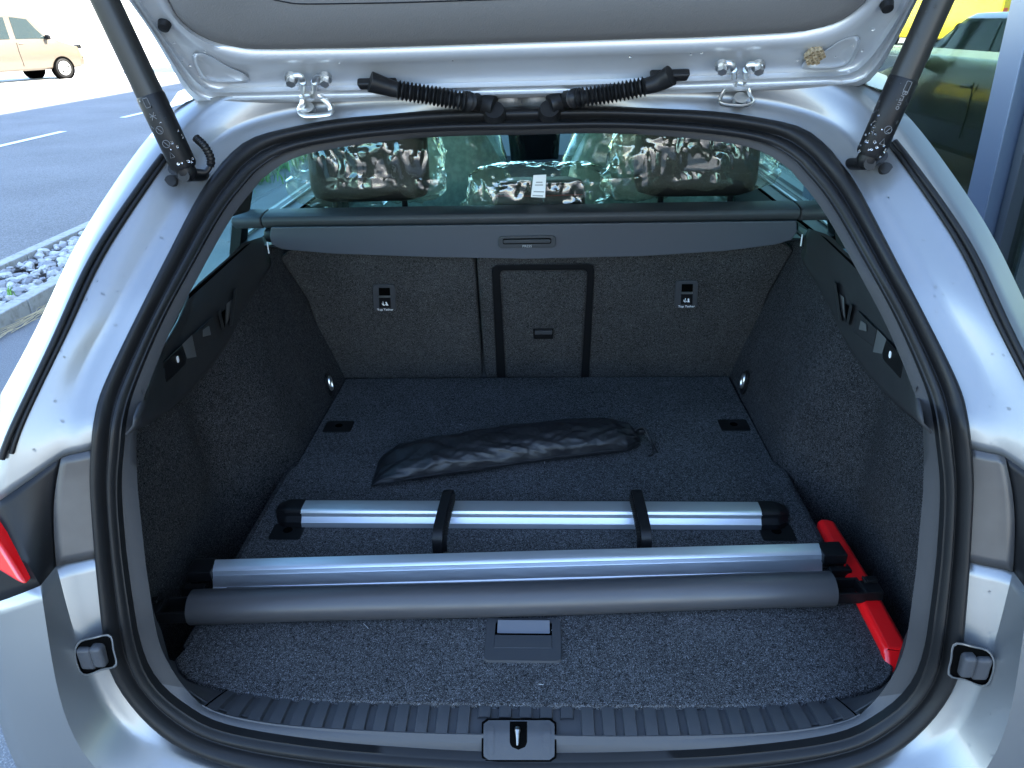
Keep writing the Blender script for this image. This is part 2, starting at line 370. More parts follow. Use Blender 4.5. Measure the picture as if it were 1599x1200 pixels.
p = PZ(16, 462, .06)
gt = thing('grass_tuft', 'small bright green grass tuft sprouting in the gravel by the kerb', 'plant', tuple(p))
ob('blades', blades(p, 7, .085, .010, .007, .5), GRASS, gt, fixn=False)
for k, yy in enumerate((7.4, 8.2, 9.0, 9.7, 10.6, 11.6, 12.8, 14)):
    b_ = blades((-3.10, yy, .02), 170, .20, .14, .007, .8)
    t = thing('verge_weeds', 'green weeds growing over the kerb, seen through the left door window', 'plant', (-3.10, yy, .02), group='weeds along the kerb ahead')
    ob('leaves', b_, GRASS, t, fixn=False)
st = []
for k in range(16):
    a0 = PZ(random.uniform(0, 90), 0, 0)
    y0 = random.uniform(3.3, 4.7); x0 = -2.97+random.uniform(-.03, .05); L = random.uniform(.3, .8)
    st.append(tube([(x0+random.uniform(-.02, .05)*t+.03*math.sin(3*t+k), y0+L*t, .006+.01*abs(math.sin(5*t+k))) for t in np.linspace(0, 1, 8)], .0022, 4))
ob('dry_straw', merge(*st), STRAW, kind='stuff', label='dry straw stems lying along the foot of the kerb', cat='straw')

# ------------------------------------------------------------------ the estate car
car = thing('estate_car', 'silver estate car seen from behind with tailgate raised and boot open', 'car', (0, 2.7, 0))
# landmark segments of the aperture, left half: bottom centre > lamp bottom > lamp top > roof corner > top centre
NA, NB, NC, ND = 40, 12, 34, 22
def ring(segs, offs):
    """segs: four px polylines that join; offs: depth offset at the five joints -> 3D half ring"""
    out = []
    allp = [segs[0][0]] + [p for s in segs for p in s[1:]]
    # smooth through the joints: one spline, cut at the joint positions
    idx = [0]; 
    for s in segs: idx.append(idx[-1]+len(s)-1)
    for s, n, o0, o1, i0, i1 in zip(segs, (NA, NB, NC, ND), offs[:-1], offs[1:], idx[:-1], idx[1:]):
        pts = spl(s, n+1)
        for k, p in enumerate(pts[(0 if not out else 1):], (0 if not out else 1)):
            out.append(PS(p[0], p[1], o0+(o1-o0)*k/n))
    return np.array(out)
def full(half):
    h_ = half.copy(); h_[0][0] = 0; h_[-1][0] = 0
    return np.concatenate([h_, np.array([MIR(p) for p in h_[::-1][1:-1]])])
S0s = [[(800,1236),(700,1234),(560,1227),(420,1210),(325,1185),(258,1150),(208,1100),(174,1045),(163,990),(151,870)],
       [(151,870),(146,800),(143,750),(144,703)],
       [(144,703),(149,655),(163,603),(212,500),(263,398),(311,305),(347,254)],
       [(347,255),(370,231),(398,214),(445,201),(518,187),(600,179),(700,171),(815,167)]]
Ts = [[(804,1188),(660,1181),(500,1168),(350,1143),(280,1108),(235,1065),(212,1010),(198,930),(190,870)],
      [(190,870),(184,800),(183,750),(187,700)],
      [(187,700),(192,655),(207,604),(248,508),(297,416),(348,328),(395,270)],
      [(395,270),(425,248),(464,233),(520,222),(600,212),(700,205),(818,203)]]
C1s = [[(800,1264),(560,1252),(420,1232),(350,1205),(280,1183),(215,1155),(175,1120),(145,1055),(119,993),(90,882)],
       [(90,882),(87,840),(88,770),(100,712)],
       [(100,712),(107,690),(112,660),(123,607),(150,540),(180,493),(208,439),(240,381),(270,330),(295,282),(310,251)],
       [(310,251),(317,233),(333,214),(355,201),(380,193),(436,176),(500,165),(600,157),(700,152),(815,150)]]
Ws = [[(800,1330),(500,1315),(300,1285),(190,1240),(130,1190),(98,1120),(83,1050),(73,980),(63,915)],
      [(63,915),(38,872),(14,826),(0,782)],
      [(0,782),(-6,755),(-2,725),(18,675),(48,615),(100,505),(140,412),(198,322),(250,250)],
      [(250,250),(280,208),(312,172),(350,150),(420,130),(600,114),(815,106)]]
Os = [[(800,1400),(450,1390),(200,1350),(90,1290),(20,1210),(-10,1110),(-20,1010),(-30,930)],
      [(-30,930),(-42,890),(-50,845),(-56,800)],
      [(-56,800),(-48,745),(0,652),(67,533),(123,402),(160,343),(233,233),(268,188)],
      [(268,188),(293,160),(330,138),(420,112),(600,97),(815,90)]]
hS0 = ring(S0s, (.032, .035, .035, .03, .03)); hT = ring(Ts, (.042, .036, .034, .034, .03))
hC = ring(C1s, (.020, .023, .024, .022, .012)); hW = ring(Ws, (-.04, -.018, -.008, -.014, -.010)); hO = ring(Os, (-.07, .01, .02, -.010, -.008))
def relax(h_, n, keep):
    for _ in range(n):
        q = h_.copy(); q[1:-1] = h_[1:-1]*.5+(h_[:-2]+h_[2:])*.25
        for k in keep: q[k] = h_[k]
        h_ = q
    return h_
hC = relax(hC, 6, (NA, NA+NB)); hW = relax(hW, 10, (NA, NA+NB)); hO = relax(hO, 14, ())
rS0 = ring(S0s, (.045, .05, .05, .045, .045))
hX1 = hO + np.array([-.02, .05, 0]); hX2 = hO + np.array([-.10, .35, 0]); hX2[:, 2] -= .0
low = np.clip((1.0-hO[:, 2])/.35, 0, 1)[:, None]
hX1 = hO + np.array([-.03, .035, 0])*1.0; hX2 = hO + (1-low)*np.array([-.05, .45, .0]) + low*np.array([-.22, .40, 0])
hX2[NA+NB:NA+NB+NC+1] = hO[NA+NB:NA+NB+NC+1] + np.array([-.012, .09, 0])
hX2[NA+NB+NC:] = hO[NA+NB+NC:] + np.array([-.004, .06, -.004])
bot = np.arange(len(hO)) < NA//2
hX2[:NA//2] = hO[:NA//2] + np.array([-.0, .03, -.25])
# the corner runs on into the flank of the car
for j in range(NA//2, NA+NB+1):
    z_ = hO[j, 2]; f_ = min((j-NA//2)/(NA*.3), 1); f_ = f_*f_*(3-2*f_)
    tgt = np.array([-np.interp(z_, [.3, .6, .8, .95, 1.03], [.86, .885, .88, .86, .80])*.97, 1.07, z_])
    hX2[j] = (hO[j]+np.array([0, .03, -.25]))*(1-f_)+tgt*f_
    hX1[j] = hO[j]*.86+hX2[j]*.14+np.array([-.012, -.006, 0])*f_
for j in range(NA+NB+1, NA+NB+8):
    f_ = (j-NA-NB)/8; hX2[j] = hX2[NA+NB]*(1-f_)**2+hX2[j]*(1-(1-f_)**2)
def band(h0, h1, n, bulge=0.):
    rows = []
    for k in range(n):
        t = k/n; r_ = h0*(1-t)+h1*t; r_ = r_.copy(); r_[:, 1] -= bulge*math.sin(math.pi*t); rows.append(r_)
    return rows
# paint: gutter -> crease -> flank -> outer edge -> side
rows = [rS0, hS0] + band(hS0, hC, 5, .001)[1:] + [hC*.96+hW*.04+np.array([0, -.0008, 0])] + band(hC, hW, 7, .003)[1:] + band(hW, hO, 4, .003) + [hO, hX1, hX2]
rows = np.array(rows); rows[:, 0, 0] = 0; rows[:, -1, 0] = 0
# soften the crease a little
iC = 6
lamp = range(NA, NA+NB)
nJ = rows.shape[1]
def grid_faces(cols, r0, r1):
    v = []; f = []; nc = len(cols)
    for r_ in range(r0, r1):
        for j in cols: v.append(tuple(rows[r_][j]))
    for i in range(r1-r0-1):
        for j in range(nc-1): f.append((i*nc+j, i*nc+j+1, (i+1)*nc+j+1, (i+1)*nc+j))
    return v, f
nR = len(rows)
up = grid_faces(range(NA+NB, nJ), 0, nR); lo = grid_faces(range(0, NA+1), 0, nR)
shell = merge(up, mirror(up), lo, mirror(lo))
o = ob('body_shell', shell, PAINT, car, smooth=50); o.modifiers.new('solid', 'SOLIDIFY').thickness = .0015
# lamp strip (grey plastic facing the seal) and the black housing outside it
for sgn in (1, -1):
    g1 = grid_faces(range(NA, NA+NB+1), 0, 7); g2 = grid_faces(range(NA, NA+NB+1), 6, nR)
    g3 = grid_faces(range(NA, NA+NB+1), 6, 14)
    fm = (lambda q: q) if sgn == 1 else mirror
    side = 'left' if sgn == 1 else 'right'
    o = ob('lamp_surround', fm(g1), GREYP, car, smooth=60, label='dull grey plastic strip beside the '+side+' rear lamp'); o.modifiers.new('solid', 'SOLIDIFY').thickness = .002
    o = ob('lamp_housing', fm(g2), BLACK, car, smooth=60, label='black plastic rear lamp housing on the '+side); o.modifiers.new('solid', 'SOLIDIFY').thickness = .002
    # red lens wrapping round the corner
    Lp = [(-76, 812), (-36, 820), (-20, 828), (-4, 846), (10, 868), (40, 917), (24, 909), (-10, 888), (-50, 874)]
    vin = [PS(x, y, -.028) for x, y in Lp]; vb = [PS(x, y, .05) for x, y in Lp]
    lens = prism(vin, (0, .05, 0))
    ob('tail_light', fm(lens), LENS, car, bevel=.006, segs=3, label='red tail light lens at the '+side+' rear corner')

# seal: outer bulb and inner lip
def prof(u):
    a = .017*math.sin(math.pi*min(u/.56, 1))**.7 if u < .56 else 0
    b = .009*math.sin(math.pi*(u-.60)/.36)**.8 if .60 < u < .96 else 0
    return a+b
us = [0, .03, .08, .15, .22, .30, .38, .46, .52, .555, .575, .60, .63, .67, .73, .79, .85, .90, .94, .965, 1.0]
srows = []
S0f, Tf = full(hS0), full(hT)
for u in us:
    r_ = S0f*(1-u)+Tf*u; h_ = prof(u); d = CAM-r_; d /= np.linalg.norm(d, axis=1)[:, None]
    srows.append(r_ + h_*np.array([0, -.85, .25])*np.ones_like(r_) + 0*d)
inner = Tf.copy(); inner[:, 1] += .03
ob('rubber_seal', loft([srows[0]+np.array([0, .03, 0])]+srows+[inner], True), RUBBER, car, smooth=75)

# door side weatherstrip: two rubber beads along the pillar
for sgn in (1, -1):
    fm = (lambda q: q) if sgn == 1 else mirror
    a = NA+NB+4; b = NA+NB+NC
    pa = [p+np.array([0, -.004, 0]) for p in hW[a:b+1]]; 
    pb = [(p*.86+hC_*.14)+np.array([0, -.004, 0]) for p, hC_ in zip(hW[a:b+1], hC[a:b+1])]
    ob('weatherstrip', fm(merge(tube([tuple(p) for p in pa], .0042, 8), tube([tuple(p) for p in pb], .0032, 8))), RUBBER, car, smooth=80)

# bumper buffers in their pockets
for sgn in (1, -1):
    fm = (lambda q: q) if sgn == 1 else mirror
    P_ = lambda x, y, o_: PS(x, y, o_)
    out = spl([(116,1018),(124,1002),(145,996),(172,992),(178,1015),(182,1040),(160,1046),(140,1054),(128,1054),(120,1040)], 34, True)[:-1]
    sc_ = lambda x, y, k: (149+(x-149)*k, 1024+(y-1024)*k)
    rim = loft([[P_(*sc_(x, y, 1.06), .032) for x, y in out], [P_(*sc_(x, y, 1.0), .006) for x, y in out], [P_(*sc_(x, y, .94), .006) for x, y in out], [P_(*sc_(x, y, .90), .013) for x, y in out]], True)
    pk = ob('buffer_pocket', fm(rim), PAINT, car, smooth=60)
    ob('pocket_floor', fm(([tuple(P_(*sc_(x, y, .95), .010)) for x, y in out], [tuple(range(len(out)))])), HOLE, pk)
    c0 = P_(137, 1026, .012); c1 = P_(157, 1021, .010)
    ob('buffer', fm(merge(box(c0, (.020, .014, .034)), box(c1, (.016, .020, .032)))), GRAIN, pk, bevel=.005, segs=3)
    # blanking plug by the strut
    pc = PS(265, 286, .003)
    ob('blanking_plug', fm(tube([tuple(pc+np.array([-.002, .010, 0])), tuple(pc+np.array([.0006, .004, .001])), tuple(pc+np.array([.001, .0028, .0015]))], [.0085, .0085, .006], 16)), RUBBER, car)

# ------------------------------------------------------------------ boot: aperture trim, sill, floor
FZ = .63
Us = [[(804,1150),(660,1147),(500,1139),(400,1128),(330,1110),(296,1083),(265,1040),(245,990),(228,885)],
      [(228,885),(220,810),(215,760),(213,705)],
      [(213,705),(215,662),(227,615),(265,520),(312,428),(362,340),(408,281)],
      [(408,281),(440,257),(475,242),(530,231),(610,220),(705,213),(818,211)]]
hU = ring(Us, (.060, .060, .06, .06, .06))
hU2 = hU + np.array([-.03, .05, 0]); hU2[:, 0] = hU[:, 0]*1.06
hU2[:NA-8] = hU[:NA-8]+np.array([0, .0, -.03])
Uf, U2f = full(hU), full(hU2)
Tin = Tf.copy(); Tin[:, 1] += .012
mid = Tin*.5+Uf*.5+np.array([0, -.0015, .0015])
hU3 = hU2.copy(); hU3[NA-4:NA+NB+NC+1] = hU[NA-4:NA+NB+NC+1]+np.array([-.09, .12, 0]); hU3[NA+NB+NC+1:] = hU[NA+NB+NC+1:]+np.array([0, .08, .012]); U3f = full(hU3)
ring5 = [Tin+np.array([0, .02, 0]), Tin, mid, Uf, U2f, U3f]
nT_ = len(Uf); KA = 29
apo = ob('aperture_trim', loft([r_[KA:nT_-KA+1] for r_ in ring5]), TRIM, car, smooth=60)
apron_rows = [np.concatenate([r_[nT_-KA:], r_[:KA+1]]) for r_ in ring5[:5]]
ob('sill_apron', loft(apron_rows), GRAIN, car, smooth=60)
# carpet edge of the sill, px
KE = spl([(272,1030),(285,1056),(330,1073),(400,1087),(500,1096),(650,1101),(804,1104)], 31)
ke = np.array([PZ(x, y, FZ-.004) for x, y in KE]); ke[-1][0] = 0
uu = hU[:33][::-1]   # from the side down to the centre
uu = spl(uu, 31)
def sill_rows(dz):
    rr = []
    for t in np.linspace(0, 1, 6):
        r_ = ke*(1-t)+uu*t; r_ = r_.copy(); r_[:, 2] += dz + .0018*math.sin(math.pi*t*.9); rr.append(r_)
    return rr
sr = sill_rows(-.004)
fullrow = lambda r_: np.concatenate([r_, np.array([MIR(p) for p in r_[::-1][1:]])])
sill = ob('sill_trim', loft([fullrow(r_) for r_ in [ke+np.array([0, .03, -.01])]+sr]), GRAIN, car, smooth=60)
SR = np.array([fullrow(r_) for r_ in sill_rows(0)])     # 6 x n x 3
def sill_pt(x, t, dz=0.):
    row = []
    for r_ in SR:
        i = np.argsort(r_[:, 0]); row.append([np.interp(x, r_[i, 0], r_[i, 1]), np.interp(x, r_[i, 0], r_[i, 2])])
    row = np.array(row); q = np.linspace(0, 1, 6)
    return (x, np.interp(t, q, row[:, 0]), np.interp(t, q, row[:, 1])+dz)
pitch_ = .0287
for k in range(-15, 16):
    xc = k*pitch_
    x0, x1 = xc-.0092, xc+.0092
    t1 = .97 if abs(k) > 2 else .42
    rr = []
    for t in np.linspace(.01, t1, 7):
        rr.append([sill_pt(x0-.0006, t, -.005), sill_pt(x0+.0012, t, .0012), sill_pt(xc, t, .0016), sill_pt(x1-.0012, t, .0012), sill_pt(x1+.0006, t, -.005)])
    ob('rib', loft(rr, capends=False), GRAIN, sill, smooth=40)
# front strip that closes the grooves, and latch cover
st0 = []
for t, dz in ((.93, -.005), (.955, .0008), (1.0, .0012), (1.06, -.004)):
    st0.append([sill_pt(x, min(t, 1), dz) if t <= 1 else tuple(np.array(sill_pt(x, 1, dz))+np.array([0, -.006, -.004])) for x in np.linspace(-.44, .44, 61)])
ob('sill_edge_strip', loft(st0), GRAIN, sill, smooth=50)
for sx in (-1, 1):
    xs = sx*.436
    ob('sill_joint', tube([sill_pt(xs, t, .0012) for t in np.linspace(.0, 1, 8)], .0012, 6), HOLE, sill)
# latch cover: rounded plate with a slot and the striker pin
SZY = [.700, .720, .731, .742, .760, .785]; SZZ = [.574, .599, .611, .6205, .6255, .628]
def on_sill(x, y, o_): return PF(x, y, lambda P: -(P[2]-np.interp(P[1], SZY, SZZ)-o_), .3, 2)
def sill_patch(x0, x1, y0, y1, rc, o_, n=12, round_bottom=False, edge=.003):
    rr = []
    for v in [0]+list(np.linspace(0, 1, n))+[1]:
        y = y0+(y1-y0)*v; d0, d1 = y-y0, y1-y
        ins = 0
        if d1 < rc: ins = rc-math.sqrt(max(rc*rc-(rc-d1)**2, 0))
        if d0 < rc and not round_bottom: ins = max(ins, rc-math.sqrt(max(rc*rc-(rc-d0)**2, 0)))
        a, b = x0+ins, x1-ins
        first = len(rr) == 0 or len(rr) == n+1
        rr.append([on_sill(a+(b-a)*u, y, o_ if (0 < k < 9 and not first) else o_-edge) for k, u in enumerate([0, .001]+list(np.linspace(.02, .98, 6))+[.999, 1])])
    return loft(rr)
ob('shadow_gap', sill_patch(752, 869, 1122, 1190, 9, .0020, edge=.002), HOLE, sill)
lcov = ob('latch_cover', sill_patch(755, 866, 1125, 1187, 8, .0036, edge=.0022), GRAIN, car, smooth=50)
ob('latch_well', sill_patch(796, 823, 1127, 1171, 13, .0042, round_bottom=True, edge=.0002), HOLE, lcov)
ob('striker_pin', tube([tuple(on_sill(808, y, o_)) for y, o_ in ((1164, .0048), (1146, .0065), (1141, .007), (1136, .0065))], [.0016, .0030, .0042, .0030], 12), mat('dark_steel', (.16, .16, .16), .3, .9), lcov)
for x0 in (760, 848): ob('raised_pad', sill_patch(x0, x0+11, 1132, 1179, 2, .0048, edge=.0012), GRAIN, lcov, smooth=40)

# floor board: follows the sill in front, straight sides, square back
fe = np.array([PZ(x, y, FZ) for x, y in KE]); fe[-1][0] = 0
fe[:, 1] += .003
fl = [p for p in fe]                                  # left front corner -> centre
lp = [(-.515, 1.883), (-.518, 1.44), (-.530, 1.40), (-.531, 1.10), (-.533, .88)]
out_l = [(x, y) for x, y in lp] + [(p[0], p[1]) for p in fl]
poly = out_l + [(-x, y) for x, y in out_l[::-1][1:]]
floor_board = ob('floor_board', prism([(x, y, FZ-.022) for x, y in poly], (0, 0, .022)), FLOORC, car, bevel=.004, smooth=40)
edge = [(x, y, FZ-.001) for x, y in lp[1:]]
for sx in (-1, 1):
    ob('board_edging', tube([(sx*abs(x)*1.0, y, z) for x, y, z in [(-.518, 1.44, FZ-.002), (-.5295, 1.40, FZ-.002), (-.5305, 1.1, FZ-.002), (-.5325, .89, FZ-.002)]], .005, 8), WALLC, floor_board)
# carrying handle recess
hc = PZ(817, 1002, FZ); hw = .118; hh = .092
MH = Matrix.Translation((hc[0]-.0, hc[1]+.002, FZ))
def ringplate(W_, H_, w2, h2, cx, cy, z0, z1, r_=.008):
    a = rrect(0, 0, W_, H_, r_, 4); b = rrect(cx, cy, w2, h2, .003, 4)
    return loft([[(x, y, z0) for x, y in a], [(x*.985, y*.985, z1) for x, y in a], [(x, y, z1) for x, y in b], [(x*.985+cx*.015, y*.97+cy*.03, z0-.03) for x, y in b]], True)
hp = ob('handle_plate', xf(ringplate(hw, hh, hw*.76, hh*.62, 0, .008, 0, .004), MH), GRAIN, car, smooth=35)
ob('recess_floor', xf(box((0, .010, .0012), (hw*.78, hh*.66, .001)), MH), HOLE, hp)
ob('grip_bar', xf(box((0, -.006, .0026), (hw*.755, hh*.30, .003)), MH), GRAIN, hp, bevel=.001)
ob('recess_back', xf(box((0, .024, .0035), (hw*.70, .026, .003), Matrix.Rotation(R(18), 3, 'X')), MH), mat('pale_grip', (.10, .105, .12), .35), hp, bevel=.001)
# lashing plates let into the carpet
for (x, y, w_, h_) in ((529, 667, .068, .055), (1146, 665, .068, .055), (449, 831, .062, .05), (1213, 833, .062, .05)):
    c = PZ(x, y, FZ); Mp = Matrix.Translation((c[0], c[1], FZ))
    pl = ob('lashing_plate', xf(prism([(a, b, 0) for a, b in rrect(0, 0, w_, h_, .006)], (0, 0, .002)), Mp), BLACK, car, bevel=.0008)
    ob('plate_hole', xf(tube([(0, .003, .0018), (0, .003, .0026)], .009, 18), Mp), HOLE, pl)
# under floor: wells beside the board
for sx in (-1, 1):
    ob('side_well', merge(box((sx*.585, 1.13, .50), (.13, .72, .01))), HOLE, car)

# ------------------------------------------------------------------ side walls and trim
def sstep(a, b, x): t = min(max((x-a)/(b-a), 0), 1); return t*t*(3-2*t)
def wall_x(Y, Z):
    niche = .615+.0*(Z-.6) - .05*sstep(1.0, .80, Y)*1.0
    zz = (Z-.63)/.40
    arch = .520 + .085*max(zz, 0)**1.15
    t = sstep(1.22, 1.46, Y)
    x = niche*(1-t)+arch*t
    x += .012*math.exp(-((Y-1.25)/.05)**2)*(1-t)*math.exp(-((Z-.85)/.12)**2)
    x -= .012*math.exp(-((Z-.80)/.12)**2)*sstep(.85, 1.1, Y)*(1-sstep(1.15, 1.3, Y))
    return x
ys_ = np.linspace(.80, 1.90, 56); zs_ = np.linspace(.50, 1.045, 34)
wallm = loft([[(wall_x(Y, Z), Y, Z) for Z in zs_] for Y in ys_])
for sx in (-1, 1):
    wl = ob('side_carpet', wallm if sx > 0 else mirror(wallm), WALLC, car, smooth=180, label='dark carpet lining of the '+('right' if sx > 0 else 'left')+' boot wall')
    e0 = np.array([.556, 1.80, .668])
    fm = (lambda q: q) if sx > 0 else mirror
    # lashing eye
    c = PF(1166, 598, lambda P: P[0]-wall_x(P[1], P[2])); n = Vector((-1, -.25, .12)); Me = frame(c+np.array([-.004, 0, 0]), (0, 1, 0), n)
    le = ob('lashing_eye', fm(xf(prism([(a*1.0, b, 0) for a, b in rrect(0, 0, .036, .062, .017, 6)], (0, 0, .004)), Me)), BLACK, wl, bevel=.0015)
    ob('eye_ring', fm(xf(tube([(.009*math.cos(q), .017*math.sin(q)-.004, .007) for q in np.linspace(0, 2*math.pi, 18)], .0035, 8), Me)), CHROME, wl)
    c = PF(1190, 432, lambda P: P[0]-wall_x(P[1], P[2])+.01)
    ob('latch_pin', fm(tube([tuple(c+np.array([.02, 0, 0])), tuple(c), tuple(c+np.array([-.008, -.002, 0]))], [.006, .007, .004], 10)), CHROME, wl)
def trim_x(Y): return np.interp(Y, [.78, .84, .92, 1.02, 1.15, 1.35, 1.9], [.452, .475, .515, .552, .577, .592, .604])
TU = spl([(1376,447),(1370,441),(1362,432),(1340,412),(1318,392),(1295,370),(1262,358)], 30)
TM = spl([(1421,548),(1412,541),(1385,522),(1352,490),(1325,455),(1298,425),(1256,388)], 30)
TL = spl([(1441,662),(1430,652),(1399,627),(1359,587),(1319,530),(1292,474),(1253,407)], 30)
fT = lambda o_: (lambda P: P[0]-trim_x(P[1])-o_)
tu = [PF(x, y, fT(.022)) for x, y in TU]; tm = [PF(x, y, fT(.002)) for x, y in TM]; tl = [PF(x, y, fT(.0)) for x, y in TL]
tl2 = [np.array(p)+np.array([.012, .0, -.012]) for p in tl]; tu2 = [np.array(p)+np.array([.03, 0, -.04]) for p in tu]
tlip = [np.array(p)+np.array([-.004, 0, .012]) for p in tl]
trimm = loft([tu2, tu, [np.array(a)*.5+np.array(b)*.5+np.array([-.004, 0, 0]) for a, b in zip(tu, tm)], tm, [np.array(a)*.4+np.array(b)*.6 for a, b in zip(tm, tlip)], tlip, tl, tl2])
def on_trim(x, y, o_=0): return PF(x, y, fT(o_))
def quad_block(px4, o0, o1):
    a = [on_trim(x, y, o0) for x, y in px4]; b = [on_trim(x, y, o1) for x, y in px4]
    return loft([a, b], True, True)
PALE = mat('pale_switch', (.10, .10, .10), .5)
for sx in (1, -1):
    fm = (lambda q: q) if sx > 0 else mirror
    tr = ob('side_trim', fm(trimm), TRIM, car, smooth=55, label='black plastic trim with hooks along the '+('right' if sx > 0 else 'left')+' boot wall')
    o_ = tr.modifiers.new('solid', 'SOLIDIFY'); o_.thickness = .003; o_.offset = 0
    ob('pocket_slot', fm(quad_block([(1281,367),(1290,372),(1374,448),(1374,456)], -.004, .0)), HOLE, tr)
    ob('bag_hook', fm(quad_block([(1302,440),(1306,444),(1314,502),(1309,500)], -.012, .0)), TRIM, tr, bevel=.001)
    ob('hook_recess', fm(quad_block([(1307,456),(1318,465),(1319,498),(1312,486)], -.005, .0)), PALE, tr)
    ob('hook_recess', fm(quad_block([(1320,474),(1331,484),(1326,507),(1321,503)], -.005, .0)), HOLE, tr)
    ob('hook_blade', fm(quad_block([(1327,474),(1331,478),(1325,508),(1321,505)], -.010, .0)), TRIM, tr, bevel=.001)
    ob('socket_cover', fm(quad_block([(1339,485),(1369,515),(1364,542),(1333,519)], -.006, .0)), TRIM, tr, bevel=.002)
    ob('socket_face', fm(quad_block([(1344,500),(1353,507),(1353,518),(1341,515)], -.009, -.004)), PALE, tr, bevel=.001)
    ob('hook_recess', fm(quad_block([(1370,515),(1384,530),(1377,553),(1363,550)], -.005, .0)), PALE, tr)
    sw = ob('release_button', fm(quad_block([(1384,530),(1412,560),(1406,592),(1378,560)], -.007, .0)), BLACK, tr, bevel=.002)
    cc = on_trim(1390, 554, -.0082)
    ob('lever_icon', fm(xf(prism([(a, b, 0) for a, b in rrect(0, 0, .007, .011, .003)], (0, 0, .0006)), frame(cc, (0, 1, .0), (-1, -.3, 0)))), WHITEP, tr)
    ob('hook_recess', fm(quad_block([(1420,573),(1424,585),(1416,600),(1409,602)], -.005, .0)), PALE, tr)
    ob('hook_blade', fm(quad_block([(1424,585),(1432,604),(1428,619),(1417,602)], -.006, .0)), TRIM, tr, bevel=.001)

# ------------------------------------------------------------------ rear seat backs
def seat_f(o_): return lambda P: (P[1]-(1.888-.37*(P[2]-.63)))-o_
SN = Vector((0, -1, -.37)).normalized(); SX = Vector((1, 0, 0))
def on_seat(x, y, o_=0): return PF(x, y, seat_f(o_))
def seat_poly(px, o0, o1):
    a = [on_seat(x, y, o0) for x, y in px]; d = np.array([0, o1-o0, 0]); return prism(a, d)
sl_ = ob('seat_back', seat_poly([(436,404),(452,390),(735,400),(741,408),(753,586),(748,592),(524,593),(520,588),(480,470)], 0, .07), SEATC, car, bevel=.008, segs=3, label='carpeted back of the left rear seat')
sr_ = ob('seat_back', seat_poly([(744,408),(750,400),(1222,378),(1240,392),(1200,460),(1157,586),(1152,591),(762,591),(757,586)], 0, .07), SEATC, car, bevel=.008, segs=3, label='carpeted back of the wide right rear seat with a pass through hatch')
# pass-through hatch
fo = [(776,590),(768,425),(769,418),(775,414),(918,412),(926,415),(928,422),(920,590)]
fi = [(790,590),(781,430),(783,425),(786,423),(912,422),(916,425),(917,430),(907,590)]
vo_ = [on_seat(x, y, -.008) for x, y in fo]; vi_ = [on_seat(x, y, -.008) for x, y in fi]; vob = [on_seat(x, y, .01) for x, y in fo]; vib = [on_seat(x, y, .006) for x, y in fi]
hf = ob('hatch_frame', loft([vob, vo_, vi_, vib]), BLACK, car, bevel=.002, label='black frame of the pass through hatch')
ob('hatch_panel', seat_poly([(792,589),(784,432),(787,427),(911,425),(914,431),(905,589)], -.003, .004), SEATC, hf, bevel=.002)
ob('hatch_latch', seat_poly([(832,514),(864,514),(864,530),(833,530)], -.009, -.002), BLACK, hf, bevel=.0015)
ob('latch_grip', seat_poly([(835,517),(862,517),(862,523),(835,523)], -.0125, -.008), GRAIN, hf, bevel=.001)
# top tether boxes
for par, bx, ic in ((sl_, (582, 445, 618, 487), (600, 472)), (sr_, (1054, 439, 1090, 482), (1069, 467))):
    x0, y0, x1, y1 = bx; sk = 4 if par is sl_ else -4
    q = lambda u, v: (x0+(x1-x0)*u+sk*.5*(v-.5), y0+(y1-y0)*v)
    cc = [q(u, v) for u, v in [(a/1.0+.5, b+.5) for a, b in rrect(0, 0, 1, 1, .14)]]
    ob('tether_bezel', seat_poly(cc, -.007, 0), GRAIN, par, bevel=.002)
    ob('tether_pocket', seat_poly([q(.28, .12), q(.76, .12), q(.76, .40), q(.28, .40)], -.0078, -.005), HOLE, par)
    ob('tether_bar', seat_poly([q(.27, .41), q(.77, .41), q(.77, .47), q(.27, .47)], -.0105, -.006), CHROME, par)
    ob('tether_card', seat_poly([q(.27, .49), q(.77, .49), q(.77, .86), q(.27, .86)], -.0078, -.005), BLACK, par)
    c = on_seat(*q(.52, .93), -.0085); Mt = frame(c, SX, SN)
    ob('lettering', xf(text_mesh('Top Tether', .0085), Mt), WHITEP, par, smooth=0, fixn=False)
    c = on_seat(*q(.52, .70), -.0085); Mt = frame(c, SX, SN)
    anc = tube([(-.007, .001, 0), (-.0065, -.003, 0), (-.004, -.0055, 0), (-.0005, -.005, 0), (.001, -.002, 0)], .0008, 5)
    anc2 = tube([(-.004, -.005, 0), (-.004, .006, 0)], .0008, 5); st_ = prism([(.002, -.006, 0), (.008, -.006, 0), (.006, -.001, 0), (.0055, .004, 0), (.003, .006, 0), (.0015, .003, 0), (.003, 0, 0)], (0, 0, .0006))
    ob('anchor_icon', xf(merge(anc, anc2, st_), Mt), WHITEP, par, smooth=0)

